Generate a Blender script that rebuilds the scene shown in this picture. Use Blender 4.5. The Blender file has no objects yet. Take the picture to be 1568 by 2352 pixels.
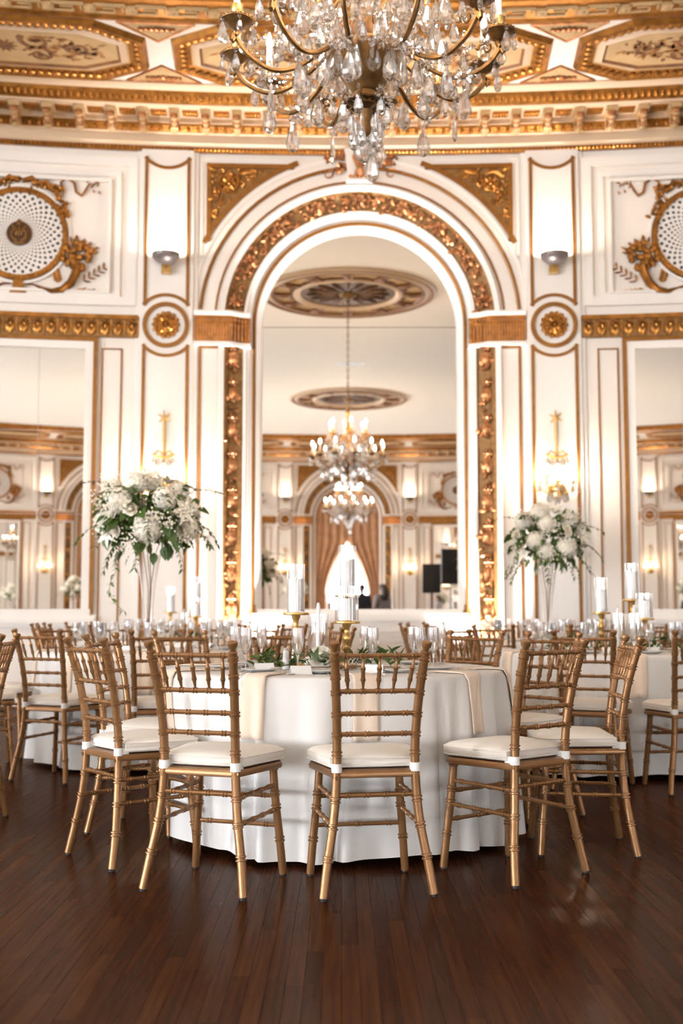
import bpy, bmesh, math, random
import numpy as np
from math import sin, cos, pi, sqrt, atan2, atan, tan, radians
from mathutils import Vector, Matrix, Euler

scene = bpy.context.scene
col = scene.collection

# ------------------------------------------------------------------ camera
CAM_H, PITCH, FPX = 1.03, radians(4.96), 2620.0
cam_data = bpy.data.cameras.new("camera")
cam = bpy.data.objects.new("camera", cam_data)
col.objects.link(cam)
cam.location = (0, 0, CAM_H)
cam.rotation_euler = (radians(90) + PITCH, 0, 0)
cam_data.sensor_fit = 'VERTICAL'
cam_data.sensor_height = 36.0
cam_data.lens = 36.0 * FPX / 2352.0
cam_data.clip_start = 0.05
cam_data.clip_end = 200
cam_data.dof.use_dof = True
cam_data.dof.focus_distance = 4.45
cam_data.dof.aperture_fstop = 2.5
scene.camera = cam

# ------------------------------------------------------------------ world, exposure
world = bpy.data.worlds.new("world")
scene.world = world
world.use_nodes = True
world.node_tree.nodes["Background"].inputs[0].default_value = (1.0, 0.93, 0.86, 1)
world.node_tree.nodes["Background"].inputs[1].default_value = 0.25
vs = scene.view_settings
vs.view_transform = 'Standard'
vs.look = 'None'
vs.gamma = 1.0
vs.use_curve_mapping = False
vs.exposure = 1.74
cy = scene.cycles
cy.max_bounces = 7
cy.diffuse_bounces = 3
cy.glossy_bounces = 3
cy.transmission_bounces = 5
cy.transparent_max_bounces = 16
cy.use_adaptive_sampling = True
cy.adaptive_threshold = 0.06
cy.sample_clamp_indirect = 6.0
cy.sample_clamp_direct = 0.0
cy.blur_glossy = 1.0
cy.caustics_reflective = False
cy.caustics_refractive = True

# lamp strengths (used where the lamps are built)
WINDOW_E, UPLIGHT_E, BULB_E, SCONCE_E, NICHE_W = 9.5, 68.0, 260.0, 160.0, 6.0
random.seed(7)
rng = random.Random(7)

# ------------------------------------------------------------------ projection helpers
def proj(P):
    c, s = cos(PITCH), sin(PITCH)
    X, Y, Z = P[0], P[1], P[2] - CAM_H
    zc = Y * c + Z * s
    yc = -Y * s + Z * c
    return 784 + FPX * X / zc, 1176 - FPX * yc / zc
def elev(y):
    return tan(atan((1176 - y) / FPX) + PITCH)
def at_depth(px, py, Y):
    z = CAM_H + Y * elev(py)
    zc = Y * cos(PITCH) + (z - CAM_H) * sin(PITCH)
    return Vector(((px - 784) / FPX * zc, Y, z))
def on_plane(px, py, z):
    Y = (z - CAM_H) / elev(py)
    return at_depth(px, py, Y)

# ------------------------------------------------------------------ object helpers
def tag(o, label=None, cat=None, group=None, kind=None):
    if label: o["label"] = label
    if cat: o["category"] = cat
    if group: o["group"] = group
    if kind: o["kind"] = kind
    return o
def link(o, parent=None):
    col.objects.link(o)
    if parent is not None: o.parent = parent
    return o
def empty(name, loc=(0, 0, 0), rz=0.0, parent=None):
    o = bpy.data.objects.new(name, None)
    o.empty_display_size = 0.1
    o.location = loc
    o.rotation_euler = (0, 0, rz)
    return link(o, parent)
def inst(name, mesh, parent=None, loc=(0, 0, 0), rot=(0, 0, 0), scale=(1, 1, 1)):
    o = bpy.data.objects.new(name, mesh)
    o.location = loc
    o.rotation_euler = rot
    o.scale = scale if not isinstance(scale, (int, float)) else (scale,) * 3
    return link(o, parent)
def kids(o):
    return [c for c in bpy.data.objects if c.parent is o]
CHILD = {}
def copy_tree(o, parent=None):
    c = o.copy()
    col.objects.link(c)
    c.parent = parent
    for ch in list(o.children):
        copy_tree(ch, c)
    return c

class MB:
    """collects shapes into one mesh"""
    def __init__(self, fn=None):
        self.v, self.f, self.fn, self.M = [], [], fn, None
    def _add(self, vs, fs):
        o = len(self.v)
        if self.M is not None:
            M = self.M
            vs = [M @ Vector(p) for p in vs]
        if self.fn is not None:
            fn = self.fn
            vs = [fn(*p) for p in vs]
        self.v.extend([tuple(p) for p in vs])
        self.f.extend([tuple(i + o for i in f) for f in fs])
        return self
    def box(self, x0, x1, y0, y1, z0, z1, step=None):
        """axis-aligned box; with step, cut along x so that it can be bent"""
        n = 1 if not step else max(1, int(math.ceil((x1 - x0) / step)))
        vs, fs = [], []
        for i in range(n + 1):
            x = x0 + (x1 - x0) * i / n
            vs += [(x, y0, z0), (x, y1, z0), (x, y1, z1), (x, y0, z1)]
        for i in range(n):
            a, b = 4 * i, 4 * i + 4
            for k in range(4):
                k2 = (k + 1) % 4
                fs.append((a + k, b + k, b + k2, a + k2))
        fs.append((0, 1, 2, 3)); fs.append((4 * n + 3, 4 * n + 2, 4 * n + 1, 4 * n))
        return self._add(vs, fs)
    def lathe(self, prof, n=16, c=(0, 0, 0), cap=True, a0=0.0, a1=2 * pi, sx=1, sy=1):
        full = abs(a1 - a0 - 2 * pi) < 1e-6
        m = n if full else n + 1
        vs, fs = [], []
        for r, z in prof:
            for i in range(m):
                a = a0 + (a1 - a0) * i / n
                vs.append((c[0] + r * cos(a) * sx, c[1] + r * sin(a) * sy, c[2] + z))
        for j in range(len(prof) - 1):
            for i in range(n):
                i2 = (i + 1) % m
                fs.append((j * m + i, j * m + i2, (j + 1) * m + i2, (j + 1) * m + i))
        if cap and full:
            if prof[0][0] > 1e-5: fs.append(tuple(range(m - 1, -1, -1)))
            if prof[-1][0] > 1e-5: fs.append(tuple((len(prof) - 1) * m + i for i in range(m)))
        return self._add(vs, fs)
    def tube(self, pts, r, n=8, cap=True, closed=False, flat=None):
        pts = [Vector(p) for p in pts]
        N = len(pts)
        rs = r if isinstance(r, (list, tuple)) else [r] * N
        vs, fs = [], []
        up = None
        for i, p in enumerate(pts):
            if closed: d = pts[(i + 1) % N] - pts[i - 1]
            else: d = pts[min(i + 1, N - 1)] - pts[max(i - 1, 0)]
            if d.length < 1e-9: d = Vector((0, 0, 1))
            d.normalize()
            if up is None:
                up = Vector((0, 0, 1)) if abs(d.z) < 0.9 else Vector((0, 1, 0))
            a = (up - d * up.dot(d))
            if a.length < 1e-6: a = d.orthogonal()
            a.normalize(); up = a
            b = d.cross(a)
            fl = flat or 1.0
            for k in range(n):
                t = 2 * pi * k / n
                vs.append(p + a * (rs[i] * cos(t) * fl) + b * (rs[i] * sin(t)))
        M = N if closed else N - 1
        for i in range(M):
            j = (i + 1) % N
            for k in range(n):
                k2 = (k + 1) % n
                fs.append((i * n + k, i * n + k2, j * n + k2, j * n + k))
        if cap and not closed:
            fs.append(tuple(range(n - 1, -1, -1)))
            fs.append(tuple((N - 1) * n + k for k in range(n)))
        return self._add(vs, fs)
    def prism(self, poly, h0, h1, axis='y'):
        """poly in the (x,z) plane (axis y) or (x,y) plane (axis z), pulled from h0 to h1"""
        n = len(poly)
        if axis == 'y': vs = [(p[0], h0, p[1]) for p in poly] + [(p[0], h1, p[1]) for p in poly]
        else: vs = [(p[0], p[1], h0) for p in poly] + [(p[0], p[1], h1) for p in poly]
        fs = [tuple(range(n)), tuple(range(2 * n - 1, n - 1, -1))]
        fs += [(i, n + i, n + (i + 1) % n, (i + 1) % n) for i in range(n)]
        return self._add(vs, fs)
    def strip(self, A, B, C=None, D=None):
        """band between two polylines (and, with C and D, a closed moulding of four)"""
        n = len(A)
        rows = [A, B] if C is None else [A, B, C, D]
        m = len(rows)
        vs = [tuple(r[i]) for i in range(n) for r in rows]
        fs = []
        for i in range(n - 1):
            if m == 2: fs.append((2 * i, 2 * i + 1, 2 * i + 3, 2 * i + 2))
            else:
                for k in range(4):
                    k2 = (k + 1) % 4
                    fs.append((4 * i + k, 4 * i + k2, 4 * i + 4 + k2, 4 * i + 4 + k))
        if m == 4:
            fs.append((0, 3, 2, 1)); fs.append(tuple(4 * (n - 1) + k for k in range(4)))
        return self._add(vs, fs)
    def grid(self, rows):
        n = len(rows[0]); vs = [p for r in rows for p in r]
        fs = [(j * n + i, j * n + i + 1, (j + 1) * n + i + 1, (j + 1) * n + i) for j in range(len(rows) - 1) for i in range(n - 1)]
        return self._add(vs, fs)
    def blob(self, c, r, n=6, m=4, R=None):
        r = r if isinstance(r, (tuple, list)) else (r, r, r)
        vs, fs = [], []
        for j in range(m + 1):
            a = pi * j / m
            for i in range(n):
                t = 2 * pi * i / n
                p = Vector((r[0] * sin(a) * cos(t), r[1] * sin(a) * sin(t), r[2] * cos(a)))
                if R is not None: p = R @ p
                vs.append((c[0] + p.x, c[1] + p.y, c[2] + p.z))
        for j in range(m):
            for i in range(n):
                i2 = (i + 1) % n
                if j == 0: fs.append((0, (j + 1) * n + i, (j + 1) * n + i2))
                elif j == m - 1: fs.append((j * n + i, (j + 1) * n, j * n + i2))
                else: fs.append((j * n + i, (j + 1) * n + i, (j + 1) * n + i2, j * n + i2))
        return self._add(vs, fs)
    def leaf(self, p, d, up, L, Wd, curl=0.15, n=4):
        """a pointed leaf with a folded midrib"""
        d = Vector(d).normalized(); up = Vector(up)
        up = (up - d * up.dot(d))
        up = up.normalized() if up.length > 1e-6 else d.orthogonal().normalized()
        sd = d.cross(up)
        p = Vector(p)
        vs, fs = [], []
        for i in range(n + 1):
            t = i / n
            w = Wd * 0.5 * sin(pi * min(1, t ** 0.8)) if 0 < i < n else 0.0005
            c = p + d * (L * t) - up * (curl * L * t * t)
            vs += [c + sd * w + up * w * 0.35, c, c - sd * w + up * w * 0.35]
        for i in range(n):
            a = 3 * i
            fs += [(a, a + 1, a + 4, a + 3), (a + 1, a + 2, a + 5, a + 4)]
        return self._add(vs, fs)
    def mesh(self, name, mat, smooth=True, angle=40):
        me = bpy.data.meshes.new(name)
        me.from_pydata(self.v, [], self.f)
        if mat is not None: me.materials.append(mat)
        me.validate(verbose=False)
        bm = bmesh.new(); bm.from_mesh(me)
        bmesh.ops.recalc_face_normals(bm, faces=bm.faces)
        bm.to_mesh(me); bm.free()
        if smooth:
            me.polygons.foreach_set("use_smooth", [True] * len(me.polygons))
            try: me.set_sharp_from_angle(angle=radians(angle))
            except Exception: pass
        me.update()
        return me
    def build(self, name, mat, parent=None, smooth=True, angle=40, loc=(0, 0, 0)):
        o = bpy.data.objects.new(name, self.mesh(name, mat, smooth, angle))
        o.location = loc
        return link(o, parent)

# ------------------------------------------------------------------ materials
MATS = {}
def nodes_of(name):
    m = bpy.data.materials.new(name)
    m.use_nodes = True
    nt = m.node_tree
    return m, nt, nt.nodes["Principled BSDF"], nt.nodes["Material Output"]
def mat(name, base, rough=0.5, metal=0.0, noise=None, bump=None, spec=None, sheen=None, coat=None):
    """noise = (scale, amount): gentle uneven colour; bump = (scale, strength)"""
    m, nt, b, out = nodes_of(name)
    b.inputs["Base Color"].default_value = (*base, 1)
    b.inputs["Roughness"].default_value = rough
    b.inputs["Metallic"].default_value = metal
    if spec is not None: b.inputs["Specular IOR Level"].default_value = spec
    if sheen: b.inputs["Sheen Weight"].default_value = sheen
    if coat: b.inputs["Coat Weight"].default_value = coat; b.inputs["Coat Roughness"].default_value = 0.15
    tc = nt.nodes.new("ShaderNodeTexCoord")
    if noise:
        n = nt.nodes.new("ShaderNodeTexNoise")
        n.inputs["Scale"].default_value = noise[0]
        n.inputs["Detail"].default_value = 4
        nt.links.new(tc.outputs["Object"], n.inputs["Vector"])
        r = nt.nodes.new("ShaderNodeValToRGB")
        a = noise[1]
        r.color_ramp.elements[0].position = 0.3
        r.color_ramp.elements[1].position = 0.7
        r.color_ramp.elements[0].color = (*[max(0, c * (1 - a)) for c in base], 1)
        r.color_ramp.elements[1].color = (*[min(1, c * (1 + a)) for c in base], 1)
        nt.links.new(n.outputs["Fac"], r.inputs["Fac"])
        nt.links.new(r.outputs["Color"], b.inputs["Base Color"])
    if bump:
        n2 = nt.nodes.new("ShaderNodeTexNoise")
        n2.inputs["Scale"].default_value = bump[0]
        n2.inputs["Detail"].default_value = 5
        nt.links.new(tc.outputs["Object"], n2.inputs["Vector"])
        bp = nt.nodes.new("ShaderNodeBump")
        bp.inputs["Strength"].default_value = bump[1]
        bp.inputs["Distance"].default_value = 0.01
        nt.links.new(n2.outputs["Fac"], bp.inputs["Height"])
        nt.links.new(bp.outputs["Normal"], b.inputs["Normal"])
    MATS[name] = m
    return m
def emis(name, colr, strength):
    m, nt, b, out = nodes_of(name)
    nt.nodes.remove(b)
    e = nt.nodes.new("ShaderNodeEmission")
    e.inputs[0].default_value = (*colr, 1)
    e.inputs[1].default_value = strength
    nt.links.new(e.outputs[0], out.inputs[0])
    MATS[name] = m
    return m
def thin_glass(name, tint=(1, 1, 1), refl=1.0, rough=0.0, edge=(0.36, 0.31, 0.27)):
    """thin clear glass: clear straight through, darker and mirror-like towards its edges"""
    m, nt, b, out = nodes_of(name)
    nt.nodes.remove(b)
    t = nt.nodes.new("ShaderNodeBsdfTransparent")
    g = nt.nodes.new("ShaderNodeBsdfGlossy"); g.inputs["Roughness"].default_value = rough
    g.inputs[0].default_value = (1, 1, 1, 1)
    fr = nt.nodes.new("ShaderNodeLayerWeight"); fr.inputs[0].default_value = 0.5
    pw = nt.nodes.new("ShaderNodeMath"); pw.operation = 'POWER'; pw.inputs[1].default_value = 2.0
    nt.links.new(fr.outputs["Facing"], pw.inputs[0])
    cm = nt.nodes.new("ShaderNodeMix"); cm.data_type = 'RGBA'
    cm.inputs[6].default_value = (*tint, 1); cm.inputs[7].default_value = (*edge, 1)
    nt.links.new(pw.outputs[0], cm.inputs[0]); nt.links.new(cm.outputs[2], t.inputs[0])
    mu = nt.nodes.new("ShaderNodeMath"); mu.operation = 'MULTIPLY_ADD'; mu.inputs[1].default_value = 0.45 * refl; mu.inputs[2].default_value = 0.05 * refl
    nt.links.new(pw.outputs[0], mu.inputs[0])
    mx = nt.nodes.new("ShaderNodeMixShader")
    nt.links.new(mu.outputs[0], mx.inputs[0])
    nt.links.new(t.outputs[0], mx.inputs[1]); nt.links.new(g.outputs[0], mx.inputs[2])
    nt.links.new(mx.outputs[0], out.inputs[0])
    MATS[name] = m
    return m
def crystal(name):
    """cut crystal: bright refraction with clear and mirror-like facets"""
    m, nt, b, out = nodes_of(name)
    nt.nodes.remove(b)
    gl = nt.nodes.new("ShaderNodeBsdfGlass"); gl.inputs["IOR"].default_value = 1.42; gl.inputs["Roughness"].default_value = 0.0
    tr = nt.nodes.new("ShaderNodeBsdfTransparent")
    gy = nt.nodes.new("ShaderNodeBsdfGlossy"); gy.inputs["Roughness"].default_value = 0.08
    m1 = nt.nodes.new("ShaderNodeMixShader"); m1.inputs[0].default_value = 0.45
    m2 = nt.nodes.new("ShaderNodeMixShader"); m2.inputs[0].default_value = 0.22
    nt.links.new(gl.outputs[0], m1.inputs[1]); nt.links.new(tr.outputs[0], m1.inputs[2])
    nt.links.new(m1.outputs[0], m2.inputs[1]); nt.links.new(gy.outputs[0], m2.inputs[2])
    nt.links.new(m2.outputs[0], out.inputs[0])
    MATS[name] = m
    return m

WHITE = mat("wall_paint", (0.84, 0.755, 0.68), 0.55, bump=(6, 0.04))
WHITE2 = mat("trim_paint", (0.86, 0.795, 0.735), 0.4)
CREAM = mat("ceiling_paint", (0.86, 0.775, 0.675), 0.7)
BAND = mat("cornice_paint", (0.64, 0.465, 0.31), 0.5)
GLINE = mat("gold_line", (0.27, 0.112, 0.020), 0.42, 0.55, noise=(14, 0.15))
GOLD = mat("gilding", (0.36, 0.148, 0.027), 0.36, 0.75, noise=(9, 0.35), bump=(30, 0.35))
GOLD2 = mat("gilded_relief", (0.46, 0.205, 0.045), 0.30, 0.8, noise=(16, 0.40))
GOLDBG = mat("gilded_ground", (0.27, 0.135, 0.040), 0.5, 0.35, noise=(20, 0.3), bump=(40, 0.3))
ROSEG = mat("rose_gilding", (0.50, 0.225, 0.095), 0.3, 0.75, noise=(18, 0.35))
DARKG = mat("dark_bronze", (0.10, 0.045, 0.016), 0.5, 0.6, noise=(20, 0.3))
TAN = mat("painted_tan", (0.50, 0.325, 0.15), 0.65, noise=(5, 0.12))
PAINTB = mat("painted_brown", (0.20, 0.082, 0.026), 0.6, noise=(8, 0.3))
PAINTO = mat("painted_ochre", (0.34, 0.145, 0.032), 0.6, noise=(8, 0.3))
MIRROR = mat("mirror_silvering", (0.93, 0.90, 0.86), 0.0, 1.0)
GREYSIL = mat("frame_silver", (0.72, 0.69, 0.68), 0.35, 0.3)
CHAIRG = mat("gold_chair_paint", (0.285, 0.140, 0.055), 0.30, 0.5, noise=(30, 0.06), bump=(180, 0.05))
CUSH = mat("cushion_fabric", (0.83, 0.765, 0.69), 0.9, bump=(300, 0.15), sheen=0.2)
STRAP = mat("strap_fabric", (0.88, 0.87, 0.86), 0.8)
CLOTH = mat("tablecloth_fabric", (0.76, 0.73, 0.705), 0.85, bump=(400, 0.1), sheen=0.15)
NAPK = mat("napkin_fabric", (0.86, 0.70, 0.56), 0.85, bump=(300, 0.12), sheen=0.2)
BLACK = mat("black_plastic", (0.012, 0.012, 0.014), 0.5)
BLACKM = mat("black_metal", (0.02, 0.02, 0.022), 0.4, 0.5)
WAX = mat("candle_wax", (0.88, 0.85, 0.82), 0.5)
WAX.node_tree.nodes["Principled BSDF"].inputs["Subsurface Weight"].default_value = 0.0
BRASS = mat("brushed_brass", (0.58, 0.36, 0.12), 0.3, 0.9, noise=(25, 0.1))
BRONZE = mat("antique_bronze", (0.235, 0.122, 0.040), 0.46, 0.65, noise=(22, 0.3), bump=(60, 0.1))
STEEL = mat("cutlery_steel", (0.70, 0.66, 0.62), 0.15, 1.0)
PORC = mat("white_china", (0.88, 0.87, 0.86), 0.15, coat=0.5)
CARD = mat("white_card", (0.90, 0.90, 0.90), 0.7)
SILVERP = mat("pewter_bowl", (0.17, 0.14, 0.13), 0.38, 0.5, noise=(12, 0.1))
LEAFG = mat("leaf_green", (0.058, 0.110, 0.016), 0.45, noise=(12, 0.4))
LEAFL = mat("leaf_light_green", (0.16, 0.22, 0.05), 0.5, noise=(12, 0.3))
PETAL = mat("white_petals", (0.93, 0.87, 0.75), 0.7, noise=(30, 0.06))
PETALB = mat("blush_petals", (0.92, 0.83, 0.70), 0.7, noise=(30, 0.06))
STEMB = mat("stem_brown", (0.25, 0.13, 0.07), 0.7)
GLASS = thin_glass("clear_glass")
GLASSC = thin_glass("cylinder_glass", edge=(0.78, 0.76, 0.74))
ACRYL = thin_glass("clear_acrylic", (0.96, 0.97, 0.98), 0.8)
CRYST = crystal("cut_crystal")
BLOWN = crystal("blown_glass")
for nd in BLOWN.node_tree.nodes:
    if nd.type == "BSDF_GLASS": nd.inputs["IOR"].default_value = 1.46
    if nd.type == "BSDF_GLOSSY": nd.inputs["Roughness"].default_value = 0.03
    if nd.type == "MIX_SHADER": nd.inputs[0].default_value = 0.25 if nd.inputs[0].default_value > 0.4 else 0.04
BULB = emis("bulb_glow", (1.0, 0.79, 0.56), BULB_E)
SBULB = emis("sconce_glow", (1.0, 0.80, 0.56), SCONCE_E)
UPGLOW = emis("uplight_glow", (1.0, 0.84, 0.66), UPLIGHT_E)
NICHEG = emis("floor_light_glow", (1.0, 0.94, 0.92), NICHE_W)
SKYG = emis("window_daylight", (0.90, 0.95, 1.0), WINDOW_E)
SUNNY = emis("sunny_side_daylight", (0.90, 0.95, 1.0), WINDOW_E * 3.6)
CURT = mat("copper_curtain", (0.50, 0.26, 0.13), 0.6, noise=(3, 0.2), sheen=0.3)
SUIT = mat("dark_suit", (0.02, 0.022, 0.03), 0.8)
GREYC = mat("grey_dress", (0.28, 0.25, 0.26), 0.8)
SKIN = mat("skin", (0.55, 0.32, 0.23), 0.5)
HAIR = mat("dark_hair", (0.03, 0.018, 0.012), 0.5)

def floor_mat():
    m, nt, b, out = nodes_of("wood_plank")
    tc = nt.nodes.new("ShaderNodeTexCoord")
    oi = nt.nodes.new("ShaderNodeObjectInfo")
    ge = nt.nodes.new("ShaderNodeNewGeometry")
    ad = nt.nodes.new("ShaderNodeMath"); ad.operation = 'ADD'
    fr = nt.nodes.new("ShaderNodeMath"); fr.operation = 'FRACT'
    nt.links.new(oi.outputs["Random"], ad.inputs[0]); nt.links.new(ge.outputs["Random Per Island"], ad.inputs[1])
    nt.links.new(ad.outputs[0], fr.inputs[0])
    ramp = nt.nodes.new("ShaderNodeValToRGB")
    els = ramp.color_ramp.elements
    els[0].position = 0.0; els[0].color = (0.038, 0.0112, 0.0045, 1)
    els[1].position = 1.0; els[1].color = (0.072, 0.0235, 0.0080, 1)
    e = els.new(0.45); e.color = (0.053, 0.0163, 0.0060, 1)
    nt.links.new(fr.outputs[0], ramp.inputs[0])
    mp = nt.nodes.new("ShaderNodeMapping"); mp.inputs["Scale"].default_value = (60, 2.2, 1)
    nt.links.new(ge.outputs["Position"], mp.inputs["Vector"])
    n = nt.nodes.new("ShaderNodeTexNoise"); n.inputs["Scale"].default_value = 1.0; n.inputs["Detail"].default_value = 6
    nt.links.new(mp.outputs[0], n.inputs["Vector"])
    n2 = nt.nodes.new("ShaderNodeTexNoise"); n2.inputs["Scale"].default_value = 1.4; n2.inputs["Detail"].default_value = 5
    nt.links.new(ge.outputs["Position"], n2.inputs["Vector"])
    r2 = nt.nodes.new("ShaderNodeValToRGB")
    r2.color_ramp.elements[0].position = 0.35; r2.color_ramp.elements[0].color = (0.62, 0.60, 0.60, 1)
    r2.color_ramp.elements[1].position = 0.65; r2.color_ramp.elements[1].color = (1.25, 1.2, 1.15, 1)
    nt.links.new(n.outputs["Fac"], r2.inputs[0])
    mx = nt.nodes.new("ShaderNodeMix"); mx.data_type = 'RGBA'; mx.blend_type = 'MULTIPLY'
    mx.inputs[0].default_value = 0.75
    nt.links.new(ramp.outputs[0], mx.inputs[6]); nt.links.new(r2.outputs[0], mx.inputs[7])
    nt.nodes.remove(b)
    df = nt.nodes.new("ShaderNodeBsdfDiffuse"); gy = nt.nodes.new("ShaderNodeBsdfGlossy")
    nt.links.new(mx.outputs[2], df.inputs[0])
    rr = nt.nodes.new("ShaderNodeMapRange")
    rr.inputs["From Min"].default_value = 0.3; rr.inputs["From Max"].default_value = 0.7
    rr.inputs["To Min"].default_value = 0.20; rr.inputs["To Max"].default_value = 0.27
    nt.links.new(n2.outputs["Fac"], rr.inputs["Value"]); nt.links.new(rr.outputs[0], gy.inputs["Roughness"])
    gy.inputs[0].default_value = (1.0, 0.92, 0.88, 1)
    bp = nt.nodes.new("ShaderNodeBump"); bp.inputs["Strength"].default_value = 0.06; bp.inputs["Distance"].default_value = 0.002
    nt.links.new(n.outputs["Fac"], bp.inputs["Height"]); nt.links.new(bp.outputs[0], df.inputs["Normal"])
    lw = nt.nodes.new("ShaderNodeLayerWeight"); lw.inputs[0].default_value = 0.5
    pw = nt.nodes.new("ShaderNodeMath"); pw.operation = 'POWER'; pw.inputs[1].default_value = 4.0
    nt.links.new(lw.outputs["Facing"], pw.inputs[0])
    ma = nt.nodes.new("ShaderNodeMath"); ma.operation = 'MULTIPLY_ADD'; ma.inputs[1].default_value = 0.16; ma.inputs[2].default_value = 0.018
    nt.links.new(pw.outputs[0], ma.inputs[0])
    ms = nt.nodes.new("ShaderNodeMixShader")
    nt.links.new(ma.outputs[0], ms.inputs[0]); nt.links.new(df.outputs[0], ms.inputs[1]); nt.links.new(gy.outputs[0], ms.inputs[2])
    nt.links.new(ms.outputs[0], out.inputs[0])
    return m
PLANK = floor_mat()
GROOVE = mat("floor_joint", (0.045, 0.016, 0.007), 0.6)
# ------------------------------------------------------------------ the oval room: s runs along the wall, y goes into the wall, z up
X0, EA, EB, WALL_Y = 0.203, 13.1, 18.1, 12.5
YC = WALL_Y - EA
_t = np.linspace(-pi, pi, 8001)
_ds = np.hypot(EB * np.cos(_t), EA * np.sin(_t))
_s = np.concatenate([[0], np.cumsum((_ds[1:] + _ds[:-1]) / 2 * (_t[1] - _t[0]))])
_s -= _s[-1] / 2
LP = float(_s[-1] * 2)
def wall_t(s):
    s = (s + LP / 2) % LP - LP / 2
    return float(np.interp(s, _s, _t))
def W(s, y, z):
    t = wall_t(s)
    nx, ny = sin(t) / EB, cos(t) / EA
    l = sqrt(nx * nx + ny * ny)
    return (X0 + EB * sin(t) + nx / l * y, YC + EA * cos(t) + ny / l * y, z)
def wall_rot(s):
    t = wall_t(s)
    return atan2(-EA * sin(t), EB * cos(t))
def WF(sc):
    return lambda s, y, z: W(sc + s, y, z)
def Zw(py, s=0.0, n=0.0):
    return CAM_H + (WALL_Y - s * s / 50.0 - n) * elev(py)
def place(o, s, y, z):
    o.location = W(s, y, z)
    o.rotation_euler = (0, 0, wall_rot(s))
    return o

ZS = 4.24          # springing of the arches
R_GLASS, R_GOLD, R_FR0, R_FR1, R_BEAD, R_LINE, R_BANDG, R_SPAN = 1.09, 1.18, 1.30, 1.51, 1.57, 1.608, 1.775, 1.926
BAYW = 1.86        # half width of the arched bay
PIL, SIDE = 2.145, 3.75

# ------------------------------------------------------------------ floor of narrow planks
floor = MB()
floor.lathe([(0.01, -0.012), (1.0, -0.012)], 96, cap=False, sx=EB + 0.3, sy=EA + 0.3)
floor = floor.build("floor", GROOVE, smooth=False)
floor.location = (X0, YC, 0)
tag(floor, "dark red-brown glossy strip wood floor", kind="structure")
PW = 0.052
def plank_mesh(L):
    m = MB()
    g, b = 0.0003, 0.0005
    w = PW / 2 - g
    l = L / 2 - g
    vs = [(-w, -l, -.012), (w, -l, -.012), (w, l, -.012), (-w, l, -.012),
          (-w + b, -l + b, 0), (w - b, -l + b, 0), (w - b, l - b, 0), (-w + b, l - b, 0), 
          (-w, -l, -b), (w, -l, -b), (w, l, -b), (-w, l, -b)]
    m._add(vs, [(4, 5, 6, 7), (8, 9, 5, 4), (9, 10, 6, 5), (10, 11, 7, 6), (11, 8, 4, 7), (0, 1, 9, 8), (1, 2, 10, 9), (2, 3, 11, 10), (3, 0, 8, 11)])
    return m
PLEN = [0.55, 0.7, 0.85, 1.0]
pm = [plank_mesh(L).mesh("plank", PLANK, smooth=False) for L in PLEN]
prng = random.Random(3)
near, rest = [], []
for i in range(-70, 71):
    x = (i + 0.5) * PW
    y = 2.3 - prng.random() * 0.8
    while y < 12.2:
        k = prng.randrange(4)
        c = (x, y + PLEN[k] / 2)
        inview = abs(x) < 0.33 * (c[1] + 0.6) + 0.3
        if c[1] < 12.3 and ((c[0] - X0) / EB) ** 2 + ((c[1] - YC) / EA) ** 2 < 0.98 and inview:
            if c[1] > 2.45: near.append((c[1] + 0.35 * abs(x), c, k))
            else: rest.append((c, k))
        y += PLEN[k]
near.sort()
for d, c, k in near[:290]:
    inst("plank", pm[k], floor, (c[0] - X0, c[1] - YC, 0.0 + prng.uniform(-.0004, 0)))
rest += [(c, k) for d, c, k in near[290:]]
m = MB()
for c, k in rest:
    pl = plank_mesh(PLEN[k])
    m._add([(p[0] + c[0] - X0, p[1] + c[1] - YC, p[2] + prng.uniform(-.0003, 0)) for p in pl.v], pl.f)
tag(m.build("plank_field", PLANK, floor, smooth=False), kind="stuff")
# the boards further back and out to the sides, too far off to tell apart
m = MB()
for i in range(-340, 340):
    x = (i + 0.5) * PW
    for (ya, yb) in ((-13.6, 2.2), (2.2, 12.4)):
        yy = ya
        while yy < yb:
            L = min(prng.choice((1.6, 2.2, 2.8)), yb - yy + 0.001)
            cyy = yy + L / 2
            ok = ((x - X0) / EB) ** 2 + ((cyy - YC) / EA) ** 2 < 0.985
            if ok and (ya < 0 or abs(x) > 0.33 * (cyy + 0.6 + L / 2) + 0.55 ):
                m._add([(x - PW / 2 - X0, yy - YC, -.004), (x + PW / 2 - X0, yy - YC, -.004), (x + PW / 2 - X0, yy + L - YC, -.004), (x - PW / 2 - X0, yy + L - YC, -.004)], [(0, 1, 2, 3)])
            yy += L
tag(m.build("plank_field", PLANK, floor, smooth=False), kind="stuff")

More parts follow.
